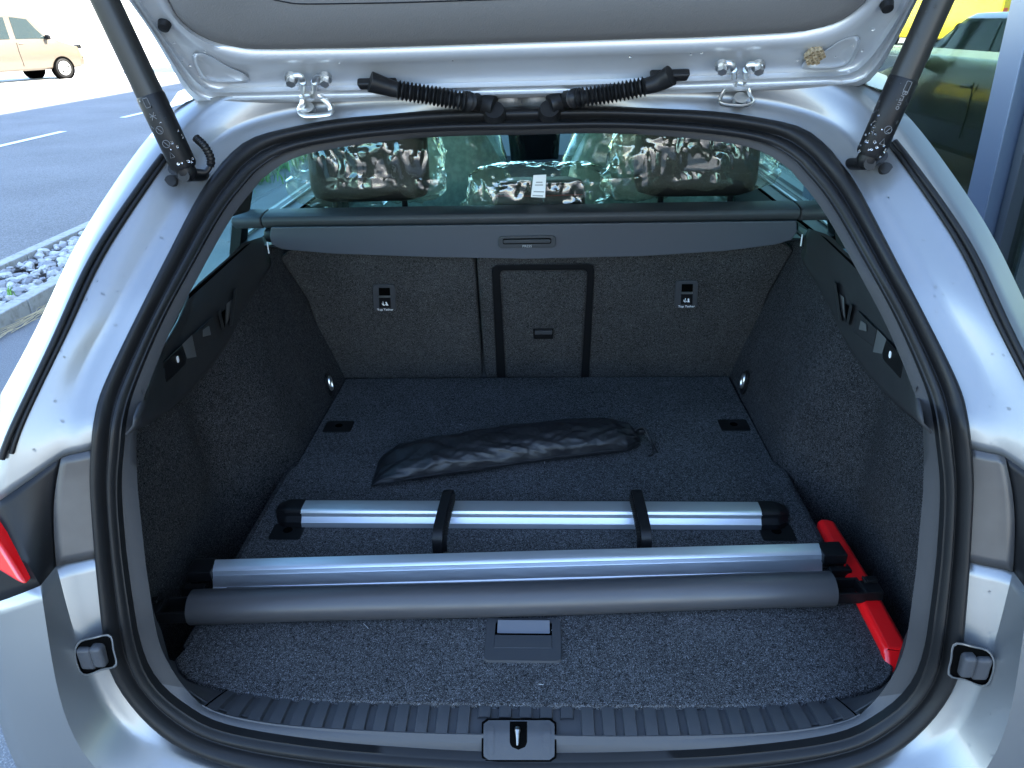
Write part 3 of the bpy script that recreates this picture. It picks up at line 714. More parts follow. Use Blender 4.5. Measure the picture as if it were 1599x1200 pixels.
# ------------------------------------------------------------------ cabin: sides, glass, roof, seats
BELT = 1.03
def winx(Z, Y=2.): return np.interp(Z, [.9, 1.03, 1.42], [.745, .725, .60])*np.interp(Y, [.95, 1.1, 1.3, 1.6, 1.9], [.76, .825, .90, .97, 1])
roof_out = [(x, z) for x, z in zip(np.linspace(-.60, .60, 13), [1.41, 1.435, 1.447, 1.455, 1.46, 1.463, 1.464, 1.463, 1.46, 1.455, 1.447, 1.435, 1.41])]
def roof_y(Y, dz): return [(x*np.interp(Y, [1.1, 1.3, 2.2, 3.0], [.82, .93, 1, .97]), Y, z+dz+np.interp(Y, [1.1, 1.5, 2.3, 3.0], [-.012, .012, .03, -.005])) for x, z in roof_out]
ob('roof', loft([roof_y(Y, 0) for Y in np.linspace(1.12, 3.0, 12)]), PAINT, car, smooth=60)
ob('headliner', loft([roof_y(Y, -.035) for Y in np.linspace(1.13, 2.98, 10)]), mat('headliner', (.10, .10, .10), .9), car, smooth=60)
for sx in (1, -1):
    fm = (lambda q: q) if sx > 0 else mirror
    sn = 'right' if sx > 0 else 'left'
    ys2 = [1.03, 1.5, 2.2, 2.9, 3.6, 4.0, 4.3]
    # outer flank
    def flank(Y):
        k = np.interp(Y, [1.03, 1.4, 2.5, 3.8, 4.3], [.97, 1, 1, .98, .90])
        return [(.80*k, Y, .22), (.875*k, Y, .30), (.895*k, Y, .60), (.895*k, Y, .74), (.85*k, Y, .86), (winx(1.0, Y)+.012, Y, .985)]
    ob('body_side', fm(loft([flank(Y) for Y in ys2])), PAINT, car, smooth=40)
    q_ = [tuple(hX2[j]) for j in range(NA-6, NA+NB+1)]
    # inner door and wall lining
    ob('door_lining', fm(loft([[(.735, Y, BELT+.004), (.665, Y, BELT-.005), (.65, Y, BELT-.05), (.66, Y, .75), (.66, Y, .35)] for Y in (1.79, 2.4, 3.4)])), mat('door_plastic', (.035, .037, .04), .5), car, bevel=0, smooth=30)
    ob('belt_strip', fm(tube([(.712, 1.80, BELT+.006), (.712, 3.0, BELT+.006)], .004, 6)), CHROME, car)
    ob('belt_line', fm(tube([(.668, 1.80, BELT-.002), (.668, 3.0, BELT-.002)], .004, 6)), HOLE, car)
    ob('quarter_ledge', fm(loft([[(winx(1.03, Y)+.005, Y, .995), (trim_x(Y)+.01, Y, 1.05)] for Y in (1.0, 1.2, 1.5, 1.85)])), TRIM, car)
    # glass
    gq = lambda y0, y1, z0, z1, s0=0, s1=0: loft([[(winx(z, y0+(y1-y0)*k/6), y0+(y1-y0)*k/6+(s0*(1-k/6)+s1*k/6)*(z-z0)/(z1-z0), z) for z in np.linspace(z0, z1, 5)] for k in range(7)])
    ob('quarter_window', fm(gq(1.10, 1.80, .965, 1.40, .12, -.02)), GLASS, car, label='tinted '+sn+' rear quarter window')
    ob('rear_door_window', fm(gq(1.82, 2.66, 1.03, 1.41)), GLASS, car, label='tinted '+sn+' rear door window')
    ob('front_door_window', fm(gq(2.74, 3.75, 1.03, 1.41, 0, -.62)), GLASS, car, label='tinted '+sn+' front door window')
    # pillars (inner trim, real thickness)
    cp = [PX(x, y, -.605) for x, y in ((338,352),(352,343),(391,331),(394,300),(404,272),(412,247),(440,212),(380,200),(330,300))]
    cp = [MIR(p) for p in cp]
    cpm = prism(cp, (.04, 0, 0))
    ob('pillar_trim', fm(cpm), TRIM, car, bevel=.006, label='black inner trim of the '+sn+' rear pillar')
    ob('door_pillar', fm(loft([[(winx(z)-.03, 2.64, z), (winx(z)-.05, 2.70, z), (winx(z)-.03, 2.77, z), (winx(z)+.004, 2.77, z), (winx(z)+.004, 2.64, z)] for z in np.linspace(1.0, 1.43, 5)], True)), TRIM, car)
    ob('window_frame', fm(merge(tube([(winx(1.03)-.012, y, 1.405 if y > 1.2 else 1.39) for y in (1.79, 3.05)], .02, 8), loft([[(winx(z)-.02, 1.785, z), (winx(z)-.02, 1.835, z), (winx(z)+.004, 1.835, z), (winx(z)+.004, 1.785, z)] for z in np.linspace(1.0, 1.42, 5)], True))), BLACK, car)
    ob('rear_arch_lining', fm(merge(box((.70, 1.40, .70), (.10, .9, .46)))), HOLE, car)
    ob('coat_hook', fm(merge(box((.655, 2.05, 1.012), (.02, .012, .02)), box((.63, 2.05, 1.005), (.05, .014, .008)))), GRAIN, car, bevel=.002)
    for Yw in (1.45, 4.05):
        tyre = tube([(.70, Yw, .315), (.72, Yw, .315), (.88, Yw, .315), (.90, Yw, .315)], [.28, .315, .315, .285], 28)
        ty = ob('wheel', fm(tyre), RUBBER, car); ob('rim', fm(tube([(.86, Yw, .315), (.903, Yw, .315), (.905, Yw, .315)], [.20, .205, .02], 24)), ALU, ty)
ws = loft([[(x, 3.0+.0*abs(x), 1.44-.06*(x/.58)**2) for x in np.linspace(-.58, .58, 9)], [(x, 3.85-.18*(x/.7)**2, 1.0) for x in np.linspace(-.70, .70, 9)]])
ob('windscreen', ws, GLASS, car)
ob('bonnet', loft([[(x, y, z-.06*(x/.75)**2) for x in np.linspace(-.75, .75, 9)] for y, z in ((3.85, 1.0), (4.2, .97), (4.6, .88), (4.75, .75), (4.8, .35))]), PAINT, car)
ob('underbody', box((0, 2.6, .33), (1.44, 3.6, .04)), HOLE, car)
ob('boot_tub', merge(box((0, 1.3, .46), (1.24, 1.16, .01)), box((0, .80, .53), (1.1, .01, .16))), HOLE, car)
dsh = ob('dashboard', loft([[(-.70, y, z), (0, y, z+.01), (.70, y, z)] for y, z in ((3.35, .6), (3.30, .88), (3.38, .97), (3.9, 1.0))]), DARK, car)
ob('display', prism([PY(x, y, 3.15) for x, y in ((791, 190), (876, 186), (872, 249), (798, 252))], (0, .03, 0)), SCREEN, car, bevel=.004, label='dark centre display between the front seats')
ob('centre_console', box((0, 2.9, .62), (.22, 1.0, .42)), DARK, car, bevel=.03)
ob('rear_bench', merge(box((0, 2.15, .62), (1.3, .5, .24))), DARK, car, bevel=.04)
for xc, lab in ((-.37, 'left'), (.37, 'right')):
    secs = []
    for z, w_, y, d in ((.62, .27, 2.72, .10), (.75, .28, 2.70, .11), (.95, .275, 2.66, .10), (1.08, .25, 2.64, .085), (1.17, .20, 2.63, .07), (1.205, .12, 2.63, .03)):
        secs.append([(xc+a, y+b, z) for a, b in rrect(0, 0, 2*w_, 2*d, min(w_, d)*.8, 5)])
    fs = ob('front_seat', loft(secs, True, True), SEATCLOTH, car, smooth=60, label='cloth back of the '+lab+' front seat')
    ob('front_headrest', box((xc, 2.64, 1.31), (.27, .10, .17)), LEATHER, fs, bevel=.04, segs=4)

# rear headrests: cushion on two posts
def headrest(cx, cy, cz, w_, h_, tilt, posts, lab):
    secs = []
    for k, (t, s_) in enumerate(((-1, .80), (-.93, .94), (-.7, 1), (0, 1.0), (.6, .99), (.9, .93), (1, .8))):
        z = cz+t*h_/2; yy = cy+tilt*t
        secs.append([(cx+a, yy+b, z) for a, b in rrect(0, 0, w_*s_, .10*s_, .045*s_, 5)])
    h = ob('headrest', loft(secs, True, True), LEATHER, car, smooth=50, label=lab)
    for x in posts:
        ob('post', tube([(x, cy, cz-h_/2+.02), (x, cy+.003, cz-h_/2-.09)], .0075, 12), BLACK, h)
        ob('post_socket', tube([(x, cy, cz-h_/2-.075), (x, cy, cz-h_/2-.07), (x, cy, cz-h_/2-.062)], [.02, .019, .011], 14), BLACK, h)
    ob('stitching', tube([(cx-w_*.46, cy-.052, cz+h_*.22), (cx, cy-.0535, cz+h_*.20), (cx+w_*.46, cy-.052, cz+h_*.22)], .0006, 5), mat('red_thread', (.16, .01, .01), .7), h)
    return h
HY = 1.86
a = PY(583, 300, HY); b = PY(1085, 290, HY); c = PY(843, 333, HY)
def px_at(x, y): return PY(x, y, HY)
pl1, pl2, pr1, pr2 = [px_at(x, 320)[0] for x in (523, 632, 1031, 1140)]
zL = px_at(583, 308)[2]
headrest(px_at(578, 270)[0], HY, zL+.10, .285, .20, .01, (pl1, pl2), 'black left rear headrest with red stitching')
headrest(px_at(1085, 270)[0], HY, px_at(1085, 300)[2]+.10, .285, .20, .01, (pr1, pr2), 'black right rear headrest with red stitching')
headrest(px_at(842, 300)[0], HY, px_at(842, 330)[2]+.030, .22, .085, .01, (), 'low black middle rear headrest')

# plastic bags over the headrests
def bag(name, label, c, s, seed, amp=.011, knots=(), expo=.55, flat=True):
    nu, nv = 150, 90; v = []; f = []
    for i in range(nv+1):
        ph = -math.pi/2+math.pi*i/nv
        for j in range(nu):
            th = 2*math.pi*j/nu
            se = lambda q: math.copysign(abs(q)**expo, q)
            x, y, z = se(math.cos(ph))*se(math.cos(th)), se(math.cos(ph))*se(math.sin(th)), se(math.sin(ph))
            d = Vector((x*s[0], y*s[1], z*s[2]))
            n1 = noise.ridged_multi_fractal(Vector((d.x*24+seed+d.z*9, d.y*14, d.z*13)), .9, 2.1, 4, 1.0, 2.0)-1.0
            n2 = noise.noise(Vector((d.x*6+seed*2, d.y*6, d.z*6)))
            k = 1+(amp*(n1*.7)+amp*1.4*n2)/max(d.length, .05)
            # hems flare out at the bottom corners and pull in at the gathered points
            if z < -.3: k *= 1+.10*math.sin(th*3+seed)+.10*n2
            p = d*k
            for kx, kz, kr, ks in knots:
                w_ = math.exp(-(((p.x-kx)/kr)**2+((p.z-kz)/kr)**2)); p = Vector((p.x+(kx-p.x)*w_*ks, p.y*(1-.35*w_*ks), p.z+(kz-p.z)*w_*ks*.5))
            v.append((c[0]+p.x, c[1]+p.y, c[2]+p.z))
    for i in range(nv):
        if i < 3: continue            # the bag is open below
        for j in range(nu): f.append((i*nu+j, i*nu+(j+1) % nu, (i+1)*nu+(j+1) % nu, (i+1)*nu+j))
    t = thing(name, label, 'plastic bag', (c[0], c[1], c[2]-s[2]))
    ob('film', (v, f), FILM, t, smooth=28, fixn=False)
    return t
bag('plastic_bag', 'crumpled clear plastic bag over the left rear headrest', px_at(575, 258)+np.array([0, 0, .01]), (.178, .085, .090), 3.1, knots=((.08, -.05, .05, .5), (-.11, -.06, .04, .5)))
bag('plastic_bag', 'crumpled clear plastic bag over the right rear headrest', px_at(1082, 250)+np.array([0, 0, .01]), (.195, .085, .088), 9.4, knots=((.10, -.06, .05, .6), (-.08, -.05, .05, .5)))
mb = bag('plastic_bag', 'crumpled plastic bag with a white tag over the low middle headrest', px_at(840, 297), (.165, .085, .060), 5.2, knots=((0, -.01, .045, .6),))
tg = [PY(x, y, HY-.092) for x, y in ((833, 274), (853, 273), (851, 309), (829, 308))]
tgo = ob('paper_tag', prism(tg, (0, .001, 0)), mat('paper', (.78, .78, .80), .8), mb)
for k, (u0, u1) in enumerate(((.25, .75), (.2, .8), (.15, .9), (.1, .85))):
    vv = (.30, .42, .72, .90)[k]
    L = lambda u, v: tg[0]*(1-u)*(1-v)+tg[1]*u*(1-v)+tg[3]*(1-u)*v+tg[2]*u*v+np.array([0, -.0012, 0])
    ob('print_line', prism([L(u0, vv), L(u1, vv), L(u1, vv+.05), L(u0, vv+.05)], (0, .0004, 0)), GREYPRINT, tgo)
# covers over the front seats
for xc, lab, sd_ in ((-.37, 'left', 1.7), (.37, 'right', 7.7)):
    secs = []
    for k, z in enumerate(np.linspace(.70, 1.24, 26)):
        w_ = np.interp(z, [.7, .95, 1.08, 1.17, 1.24], [.30, .30, .28, .24, .16]); d = .125
        secs.append([(xc+a*(1+.05*noise.noise(Vector((a*9+sd_, b*9, z*9)))), 2.66+b*(1+.12*noise.noise(Vector((a*22+sd_, b*22, z*14)))), z) for a, b in rrect(0, 0, 2*w_, 2*d, .09, 10)])
    t = thing('seat_cover', 'clear plastic dust cover over the '+lab+' front seat back', 'seat cover', (xc, 2.66, .7))
    ob('film', loft(secs, True), FILM2, t, smooth=30, fixn=False)

# ------------------------------------------------------------------ roller cargo cover behind the rear seats
CY_ = 1.70
cc = thing('cargo_cover', 'dark blue grey retractable cargo cover mounted behind the rear seat backs', 'cargo cover', tuple(PY(828, 360, CY_)))
bl, br = PY(362, 346, CY_), PY(1300, 331, CY_)
def bar(p0, p1, sec, mt, par, name, **k):
    p0, p1 = Vector(p0), Vector(p1); t = (p1-p0).normalized(); yv = Vector((-t.y, t.x, 0)).normalized(); zv = Vector((0, 0, 1))
    r0 = [tuple(p0+yv*a+zv*b) for a, b in sec]; r1 = [tuple(p1+yv*a+zv*b) for a, b in sec]
    return ob(name, loft([r0, r1], True, True), mt, par, **k)
barsec = [(-.004, -.010), (-.008, .0), (-.004, .008), (.02, .013), (.06, .014), (.075, .004), (.07, -.02), (.01, -.02)]
bl[2] = br[2] = (bl[2]+br[2])/2
bar(bl+np.array([.07, 0, 0]), br-np.array([.07, 0, 0]), barsec, GRAIN, cc, 'roller_housing', bevel=.003, segs=3)
for s_, e in ((1, bl), (-1, br)):
    bar(e if s_ > 0 else e-np.array([.068, 0, 0]), e+np.array([.068, 0, 0]) if s_ > 0 else e, [(a, b-.0005) for a, b in barsec], GRAIN, cc, 'end_cap', bevel=.004, segs=3)
    ctr = e+np.array([s_*.10, .03, -.036]); ob('end_bracket', box(ctr, (.07, .06, .034)), BLACK, cc, bevel=.012, segs=3)
    ob('bracket_foot', box(e+np.array([s_*.10, .03, -.060]), (.085, .07, .008)), BLACK, cc, bevel=.003)
fp = [(423,356),(421,370),(424,382),(440,390),(520,397),(660,402),(824,405),(1000,401),(1130,393),(1210,383),(1236,375),(1245,362),(1244,346)]
fpts = [PF(x, y, lambda P: P[1]-(CY_-.018+.25*(bl[2]-.015-P[2]))) for x, y in fp] 
# even the flap out about the middle so it is a flat stiff strip
flap = ob('cover_flap', prism(fpts, (0, .007, .001)), COVER, cc, bevel=.002, segs=3)
fc = PF(823, 377, lambda P: P[1]-(CY_-.018+.25*(bl[2]-.015-P[2]))); FN = Vector((0, -1, -.25)).normalized(); MF = frame(fc+np.array(FN)*.001, Vector((1, 0, .003)), FN)
hd = ob('flap_handle', xf(prism([(a, b, 0) for a, b in rrect(0, 0, .128, .030, .009, 5)], (0, 0, .004)), MF), GRAIN, cc, bevel=.0015)
ob('handle_slot', xf(prism([(a, b, .004) for a, b in rrect(0, .003, .108, .014, .004, 4)], (0, 0, .0006)), MF), HOLE, hd)
ob('handle_bar', xf(prism([(a, b, .0043) for a, b in rrect(0, .004, .105, .008, .003, 4)], (0, 0, .004)), MF), GRAIN, hd, bevel=.001)
ob('lettering', xf(text_mesh('PRESS', .0085), MF @ Matrix.Translation((0, -.0098, .0046))), GREYPRINT, hd, smooth=0, fixn=False)
for x, y in ((418, 384), (1252, 372)):
    q = PY(x, y, CY_-.01); ob('cover_cord', tube([tuple(q+np.array([0, 0, .008])), tuple(q+np.array([0, 0, -.018]))], .0015, 6), WHITEP, cc)

# ------------------------------------------------------------------ tailgate, hinges, struts, cable boots
GA = R(47); GY, GZ = 1.085, 1.432
GN = np.array([0, -math.sin(GA), -math.cos(GA)])       # towards the camera side (underside)
def on_gate(x, y, o_=0): return PF(x, y, lambda P: -(np.dot(P-np.array([0, GY, GZ]), GN)-o_), .4, 6)
E0 = [(-40,-300),(60,-180),(140,-85),(200,0),(233,47),(262,95),(280,127),(294,147),(312,160),(340,163),(480,160),(640,157),(812,153),(980,149),(1150,143),(1290,138),(1333,136),(1353,130),(1366,118),(1379,100),(1406,53),(1433,0),(1478,-85),(1540,-180),(1620,-300)]
E3 = [(120,-300),(180,-150),(225,-70),(262,0),(277,27),(300,48),(330,64),(365,73),(400,77),(500,76),(600,74),(812,67),(1000,61),(1100,58),(1233,51),(1275,45),(1310,34),(1337,16),(1356,-4),(1390,-70),(1430,-150),(1480,-300)]
ne = 120
e0 = spl(E0, ne); e3 = spl(E3, ne)
def gl(t): return e0*(1-t)+e3*t
grow = []
for t, o_ in ((0, -.03), (0, .0), (.03, .004), (.07, .006), (.10, .002), (.14, .0), (.17, .004), (.21, .005), (.25, .0), (.30, -.004), (.45, -.005), (.62, -.004), (.70, .001), (.78, .003), (.9, .002), (1.0, -.004)):
    grow.append([on_gate(x, y, o_) for x, y in gl(t)])
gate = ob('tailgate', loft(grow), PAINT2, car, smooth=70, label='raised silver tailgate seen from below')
et = np.array([e3[len(e3)//2]*0+p for p in e3])
cen = np.array([812, -330.])
trow = []
for t, o_ in ((0, -.006), (.006, .004), (.03, .010), (.10, .012), (.18, .013), (.185, .0125), (.30, .016), (.6, .018), (.95, .02)):
    trow.append([on_gate(x, y, o_) for x, y in (e3*(1-t)+cen*t)])
gt_ = ob('tailgate_trim', loft(trow), GATETRIM, gate, smooth=60)
ob('trim_seam', tube([tuple(on_gate(x, y, .0125)) for x, y in (e3*(1-.175)+cen*.175)[14:-14]], .0012, 5), BLACK, gate)
# outer skin and the rest of the gate above the frame
rim = np.array(grow[1]); outer = rim - GN*.055; outer[:, 0] *= 1.0
top0 = [p-GN*.055 for p in np.array([on_gate(x, y, 0) for x, y in (e0*.2+cen*.8)])]
ob('tailgate_skin', loft([rim, outer, top0, [np.array(top0).mean(0)]*ne]), PAINT, gate, smooth=40)
# pressed lozenges and plugs
for sx in (1, -1):
    fm = (lambda q: q) if sx > 0 else mirror
    lz = spl([(300,88),(312,82),(330,88),(355,103),(384,117),(388,128),(370,131),(330,130),(312,118)], 40, True)
    rr = [[on_gate(x, y, -.002) for x, y in lz]]
    cl = lz.mean(0)
    for s_, o_ in ((.93, .004), (.84, .0045), (.74, .001), (.2, .0), (.01, .0)): rr.append([on_gate(*(cl+(p-cl)*s_), o_) for p in lz])
    m_ = loft(rr, True)
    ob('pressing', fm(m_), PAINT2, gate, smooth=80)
    q = on_gate(257, 37, .002); ob('rubber_stop', fm(tube([tuple(q), tuple(q+GN*.008), tuple(q+GN*.009)], [.008, .0065, .003], 16)), RUBBER, gate)
# hinges: bolted wire straps
def hinge(x0, x1, yb, xl, xr, yf, sx):
    """px: bolts at x0,x1/yb on the gate, feet at xl,xr/yf on the roof gutter"""
    A = lambda x, y: on_gate(x, y, .012); B_ = lambda x, y: PS(x, y, -.004)
    mx = (x0+x1)/2; d = (x1-x0)/2
    legs = [A(x0-5, yb-3), A(x0+d*.45, yb-4), A(mx-d*.42, yb+2), A(mx-d*.40, yb+13)]
    pL = [A(x0-6, yb-4), A(mx-d*.50, yb-5), A(mx-d*.36, yb+4), PS(mx-d*.40, yb+18, -.02), PS(xl+5, yf-18, -.014), B_(xl, yf-6), B_(xl+4, yf), B_(mx, yf+3), B_(xr-4, yf), B_(xr, yf-6), PS(xr-6, yf-18, -.014), PS(mx+d*.40, yb+18, -.02), A(mx+d*.36, yb+4), A(mx+d*.50, yb-5), A(x1+6, yb-4)]
    path = spl(pL, 70)
    h = ob('hinge', tube([tuple(p) for p in path], .0042, 8, flat=.55, upv=(0, 1, 0)), CHROME, car, smooth=60)
    cr = spl([A(mx-d*.34, yb+4), PS(mx-d*.30, yb+20, -.024), PS(mx, yb+27, -.026), PS(mx+d*.30, yb+20, -.024), A(mx+d*.34, yb+4)], 24)
    ob('hinge_link', tube([tuple(p) for p in cr], .0042, 8), CHROME, h)
    ob('hinge_pin', tube([tuple(PS(mx-d*.42, yb+17, -.022)), tuple(PS(mx+d*.42, yb+16, -.022))], .0045, 10), CHROME, h)
    for x in (x0, x1):
        q = A(x, yb-1)
        ob('bolt', tube([tuple(q-GN*.004), tuple(q+GN*.002)], .0085, 16), CHROME, h); ob('bolt_head', tube([tuple(q+GN*.002), tuple(q+GN*.010)], .0062, 6), CHROME, h, smooth=20)
    q = PS(mx, yf-6, .002); ob('foot_bolt', tube([tuple(q+np.array([0, .004, -.003])), tuple(q+np.array([0, -.003, .004]))], .009, 14), CHROME, h)
hinge(455, 508, 124, 468, 517, 178, 1)
hinge(1127, 1184, 105, 1124, 1176, 163, -1)
# wiring boots
def boot(pts, b0, b1, rad):
    path = spl(pts, 160); L = np.linspace(0, 1, 160); rr = []
    for t in L:
        r_ = rad
        if b0 < t < b1: r_ = rad*(1.0+.24*math.sin((t-b0)/(b1-b0)*2*math.pi*19))
        elif t >= b1: r_ = rad*np.interp(t, [b1, b1+.03, .93, 1], [.95, .9, 1.35, 1.2])
        else: r_ = rad*np.interp(t, [0, b0], [1.25, .95])
        rr.append(r_)
    return tube([tuple(p) for p in path], rr, 14)
for pts, pl4 in ((((578,128,'g'),(600,135,'g'),(622,141,'m'),(672,149,'m'),(725,158,'m'),(748,160,'s'),(772,166,'s')), ((557,121),(620,120),(621,131),(563,131))),
                 (((1048,118,'g'),(1030,128,'g'),(1008,135,'m'),(958,145,'m'),(905,153,'m'),(882,156,'s'),(858,164,'s')), ((1014,108),(1078,106),(1072,117),(1016,119)))):
    P3 = []
    for x, y, k in pts:
        if k == 'g': P3.append(on_gate(x, y, .016))
        elif k == 's': P3.append(PS(x, y, -.006))
        else:
            yy = 1.072; P3.append(PY(x, y, yy))
    b = ob('cable_boot', boot(P3, .20, .74, .0105), RUBBER, car, smooth=60)
    ob('boot_flange', prism([on_gate(x, y, .001) for x, y in pl4], GN*.012), RUBBER, b, bevel=.003)
    q = P3[-1]; ob('boot_grommet', tube([tuple(q+np.array([0, .006, -.012])), tuple(q+np.array([0, -.004, -.004]))], [.016, .013], 16), RUBBER, b)
# struts: spindle drives with a wider sleeve
drops = []
def drop_at(p, n, s):
    n = Vector(n).normalized(); Mx = frame(p, n.orthogonal(), n); out = []
    bv, bf = icos(1); k = random.uniform(.8, 1.5)
    drops.append(([tuple(Mx @ Vector((q[0]*s, q[1]*s*k, q[2]*s*.45))) for q in bv], bf))
for sx in (1, -1):
    fm = (lambda q: q) if sx > 0 else mirror
    p0 = PS(291, 268, -.035); p1 = PY(164, 0, .985); d = (p1-p0); Ls = np.linalg.norm(d); d /= Ls
    end = p0+d*.52
    P = lambda t: tuple(p0+d*t)
    sn = 'left' if sx > 0 else 'right'
    s_ = ob('strut', fm(tube([P(.004), P(.008), P(.094), P(.096)], [.0145, .0165, .0172, .0165], 24)), BLACK, car, smooth=50, label='black lower sleeve of the '+sn+' tailgate strut')
    ob('strut_tube', fm(tube([P(.092), P(.30), P(.301), P(.52)], [.0162, .0162, .018, .018], 24)), mat('strut_paint', (.016, .0155, .014), .36, spec=.3), s_, smooth=50)
    ob('ball_socket', fm(merge(tube([P(.006), P(-.002), P(-.009), P(-.013)], [.0125, .0128, .010, .004], 14), tube([tuple(p0+np.array([0, -.012, .0])-d*.004), tuple(p0+np.array([0, .05, -.01])-d*.004)], [.0075, .0075], 12), tube([tuple(p0+np.array([-.016, .002, .004])), tuple(p0+np.array([-.017, .03, -.006]))], [.0085, .010], 14))), BLACK, s_, smooth=50)
    cb = spl([p0+np.array([.004, .006, .0]), p0+np.array([.019, .014, -.003]), p0+np.array([.026, .020, .010]), p0+np.array([.019, .026, .026]), p0+np.array([.006, .034, .036])], 50)
    if sx > 0: ob('strut_cable', fm(tube([tuple(p) for p in cb], [.0052+.0008*math.sin(k*2.1) if k > 18 else .0036 for k in range(50)], 10)), RUBBER, s_)
    # printed symbols on the sleeve
    view = Vector((CAM-np.array(p0)) if sx > 0 else (CAM*[-1, 1, 1]-np.array(p0))).normalized(); dv = Vector(d); nv_ = (view-dv*view.dot(dv)).normalized(); side_ = dv.cross(nv_)
    for k, t in enumerate((.088, .072, .055, .038, .024)):
        q = Vector(P(t))+nv_*.0150+side_*(-.0075); nn = (nv_*1.5-side_*.75).normalized(); q = Vector(P(t))+nn*.0173
        Ms = frame(q, dv, nn)
        if sx < 0 and k in (1, 2):
            if k == 2: continue
            sh = text_mesh('Brano', .009); sh = ([(-p[0], p[1], p[2]) for p in sh[0]], sh[1])
        elif k == 0: sh = tube([(a, b, 0) for a, b in rrect(0, 0, .011, .006, .001)+[rrect(0, 0, .011, .006, .001)[0]]], .0004, 4)
        elif k == 1: sh = merge(tube([(-.004, -.003, 0), (.004, .003, 0)], .0005, 4), tube([(-.004, .003, 0), (.004, -.003, 0)], .0005, 4), tube([(0, -.004, 0), (0, .004, 0)], .0005, 4))
        elif k == 4: sh = tube([(-.003, -.003, 0), (.004, 0, 0), (-.003, .003, 0), (-.003, -.003, 0)], .0004, 4)
        else: sh = merge(tube([(.0045*math.cos(a_), .0045*math.sin(a_), 0) for a_ in np.linspace(0, 6.283, 16)], .0004, 4), tube([(-.003, -.002, 0), (.003, .002, 0)], .0004, 4))
        ob('printed_symbol', fm(xf(sh, Ms)), STRUTPRINT, s_, smooth=0)
    for k in range(46 if sx < 0 else 26):
        t = random.uniform(.005, .10) if random.random() < .75 else random.uniform(.1, .35)
        a_ = random.uniform(-1.1, 1.1); nn = nv_*math.cos(a_)+side_*math.sin(a_)
        q = Vector(P(t))+nn*(.0172 if t < .095 else .0163); s2 = random.uniform(.0008, .0022)
        if sx < 0: q = Vector((-q.x, q.y, q.z)); nn = Vector((-nn.x, nn.y, nn.z))
        drop_at(q, nn, s2)
# drops on the painted pillars and lamp strips
for k in range(110):
    sx = random.choice((1, -1)); j = random.randint(8, NA+NB+NC-2); i = random.randint(3, 12); u = random.random(); v_ = random.random()
    a_, b_, c_ = rows[i][j], rows[i][j+1], rows[i+1][j]
    p = a_+(b_-a_)*u+(c_-a_)*v_; n = np.cross(b_-a_, c_-a_); n = n/np.linalg.norm(n); n = n if n[1] < 0 else -n
    if sx < 0: p = MIR(p); n = MIR(n)
    drop_at(p, n, random.uniform(.0008, .0022))
for k in range(30):
    x, y = random.choice([(random.uniform(240, 330), random.uniform(60, 150)), (random.uniform(1290, 1400), random.uniform(40, 130)), (random.uniform(400, 1250), random.uniform(80, 100))])
    drop_at(on_gate(x, y, .002), GN, random.uniform(.0008, .0018))
ob('water_drops', merge(*drops), WATER, car, kind='stuff', fixn=False, smooth=180)
# wasp nest under the tailgate
nc = on_gate(1272, 87, .006); WN = thing('wasp_nest', 'small papery brown wasp nest stuck under the tailgate corner', 'wasp nest', tuple(nc))
cells = []; Mn = frame(nc, (1, 0, .1), GN)
for a_ in range(-3, 4):
    for b_ in range(-3, 4):
        x = (a_+.5*(b_ % 2))*.0052; y = b_*.0046
        if x*x+y*y > .0125**2: continue
        hgt = .0045-.15*abs(x)+random.uniform(-.001, .002)
        ro = [(x+.0030*math.cos(R(60*k+30)), y+.0030*math.sin(R(60*k+30))) for k in range(6)]; ri = [(x+.0022*math.cos(R(60*k+30)), y+.0022*math.sin(R(60*k+30))) for k in range(6)]
        cells.append(loft([[(p[0]*.8, p[1]*.8, -.006) for p in ro], [(p[0], p[1], hgt) for p in ro], [(p[0], p[1], hgt) for p in ri], [(p[0], p[1], hgt-.006) for p in ri]], True, True))
ob('comb', xf(merge(*cells), Mn), mat('wasp_paper', (.20, .15, .09), .9, var=(300, (.32, .25, .15), .4, .7)), WN, smooth=0)

# ------------------------------------------------------------------ things lying in the boot
# 1 short aluminium rail with black pointed ends, held by two straps
r0, r1 = PZ(470, 825, FZ), PZ(1190, 829, FZ)
rail = thing('cargo_rail', 'short aluminium rail with pointed black ends and two black straps on the carpet', 'rail', tuple((r0+r1)/2))
sec1 = [(0, .001), (0, .0125), (.002, .0135), (.0085, .0205), (.0085, .0275), (.0075, .0285), (.0095, .0335), (.014, .036), (.040, .036), (.046, .033), (.048, .028), (.048, .001)]
bar(r0, r1, sec1, ALU, rail, 'profile', smooth=25, bevel=.0006)
for e, s_ in ((r0, -1), (r1, 1)):
    t = Vector(r1-r0).normalized(); yv = Vector((-t.y, t.x, 0)); rr = []
    for dist, k, zk in ((-.002, 1.03, 1.03), (.026, 1.03, 1.03), (.032, .98, 1.0), (.046, .55, .92), (.052, .2, .75)):
        rr.append([tuple(Vector(e)+t*s_*dist+yv*(.024+(a-.024)*k)+Vector((0, 0, .0008+b*zk))) for a, b in sec1])
    ob('end_cap', loft(rr, True, True), BLACK, rail, smooth=30, bevel=.001)
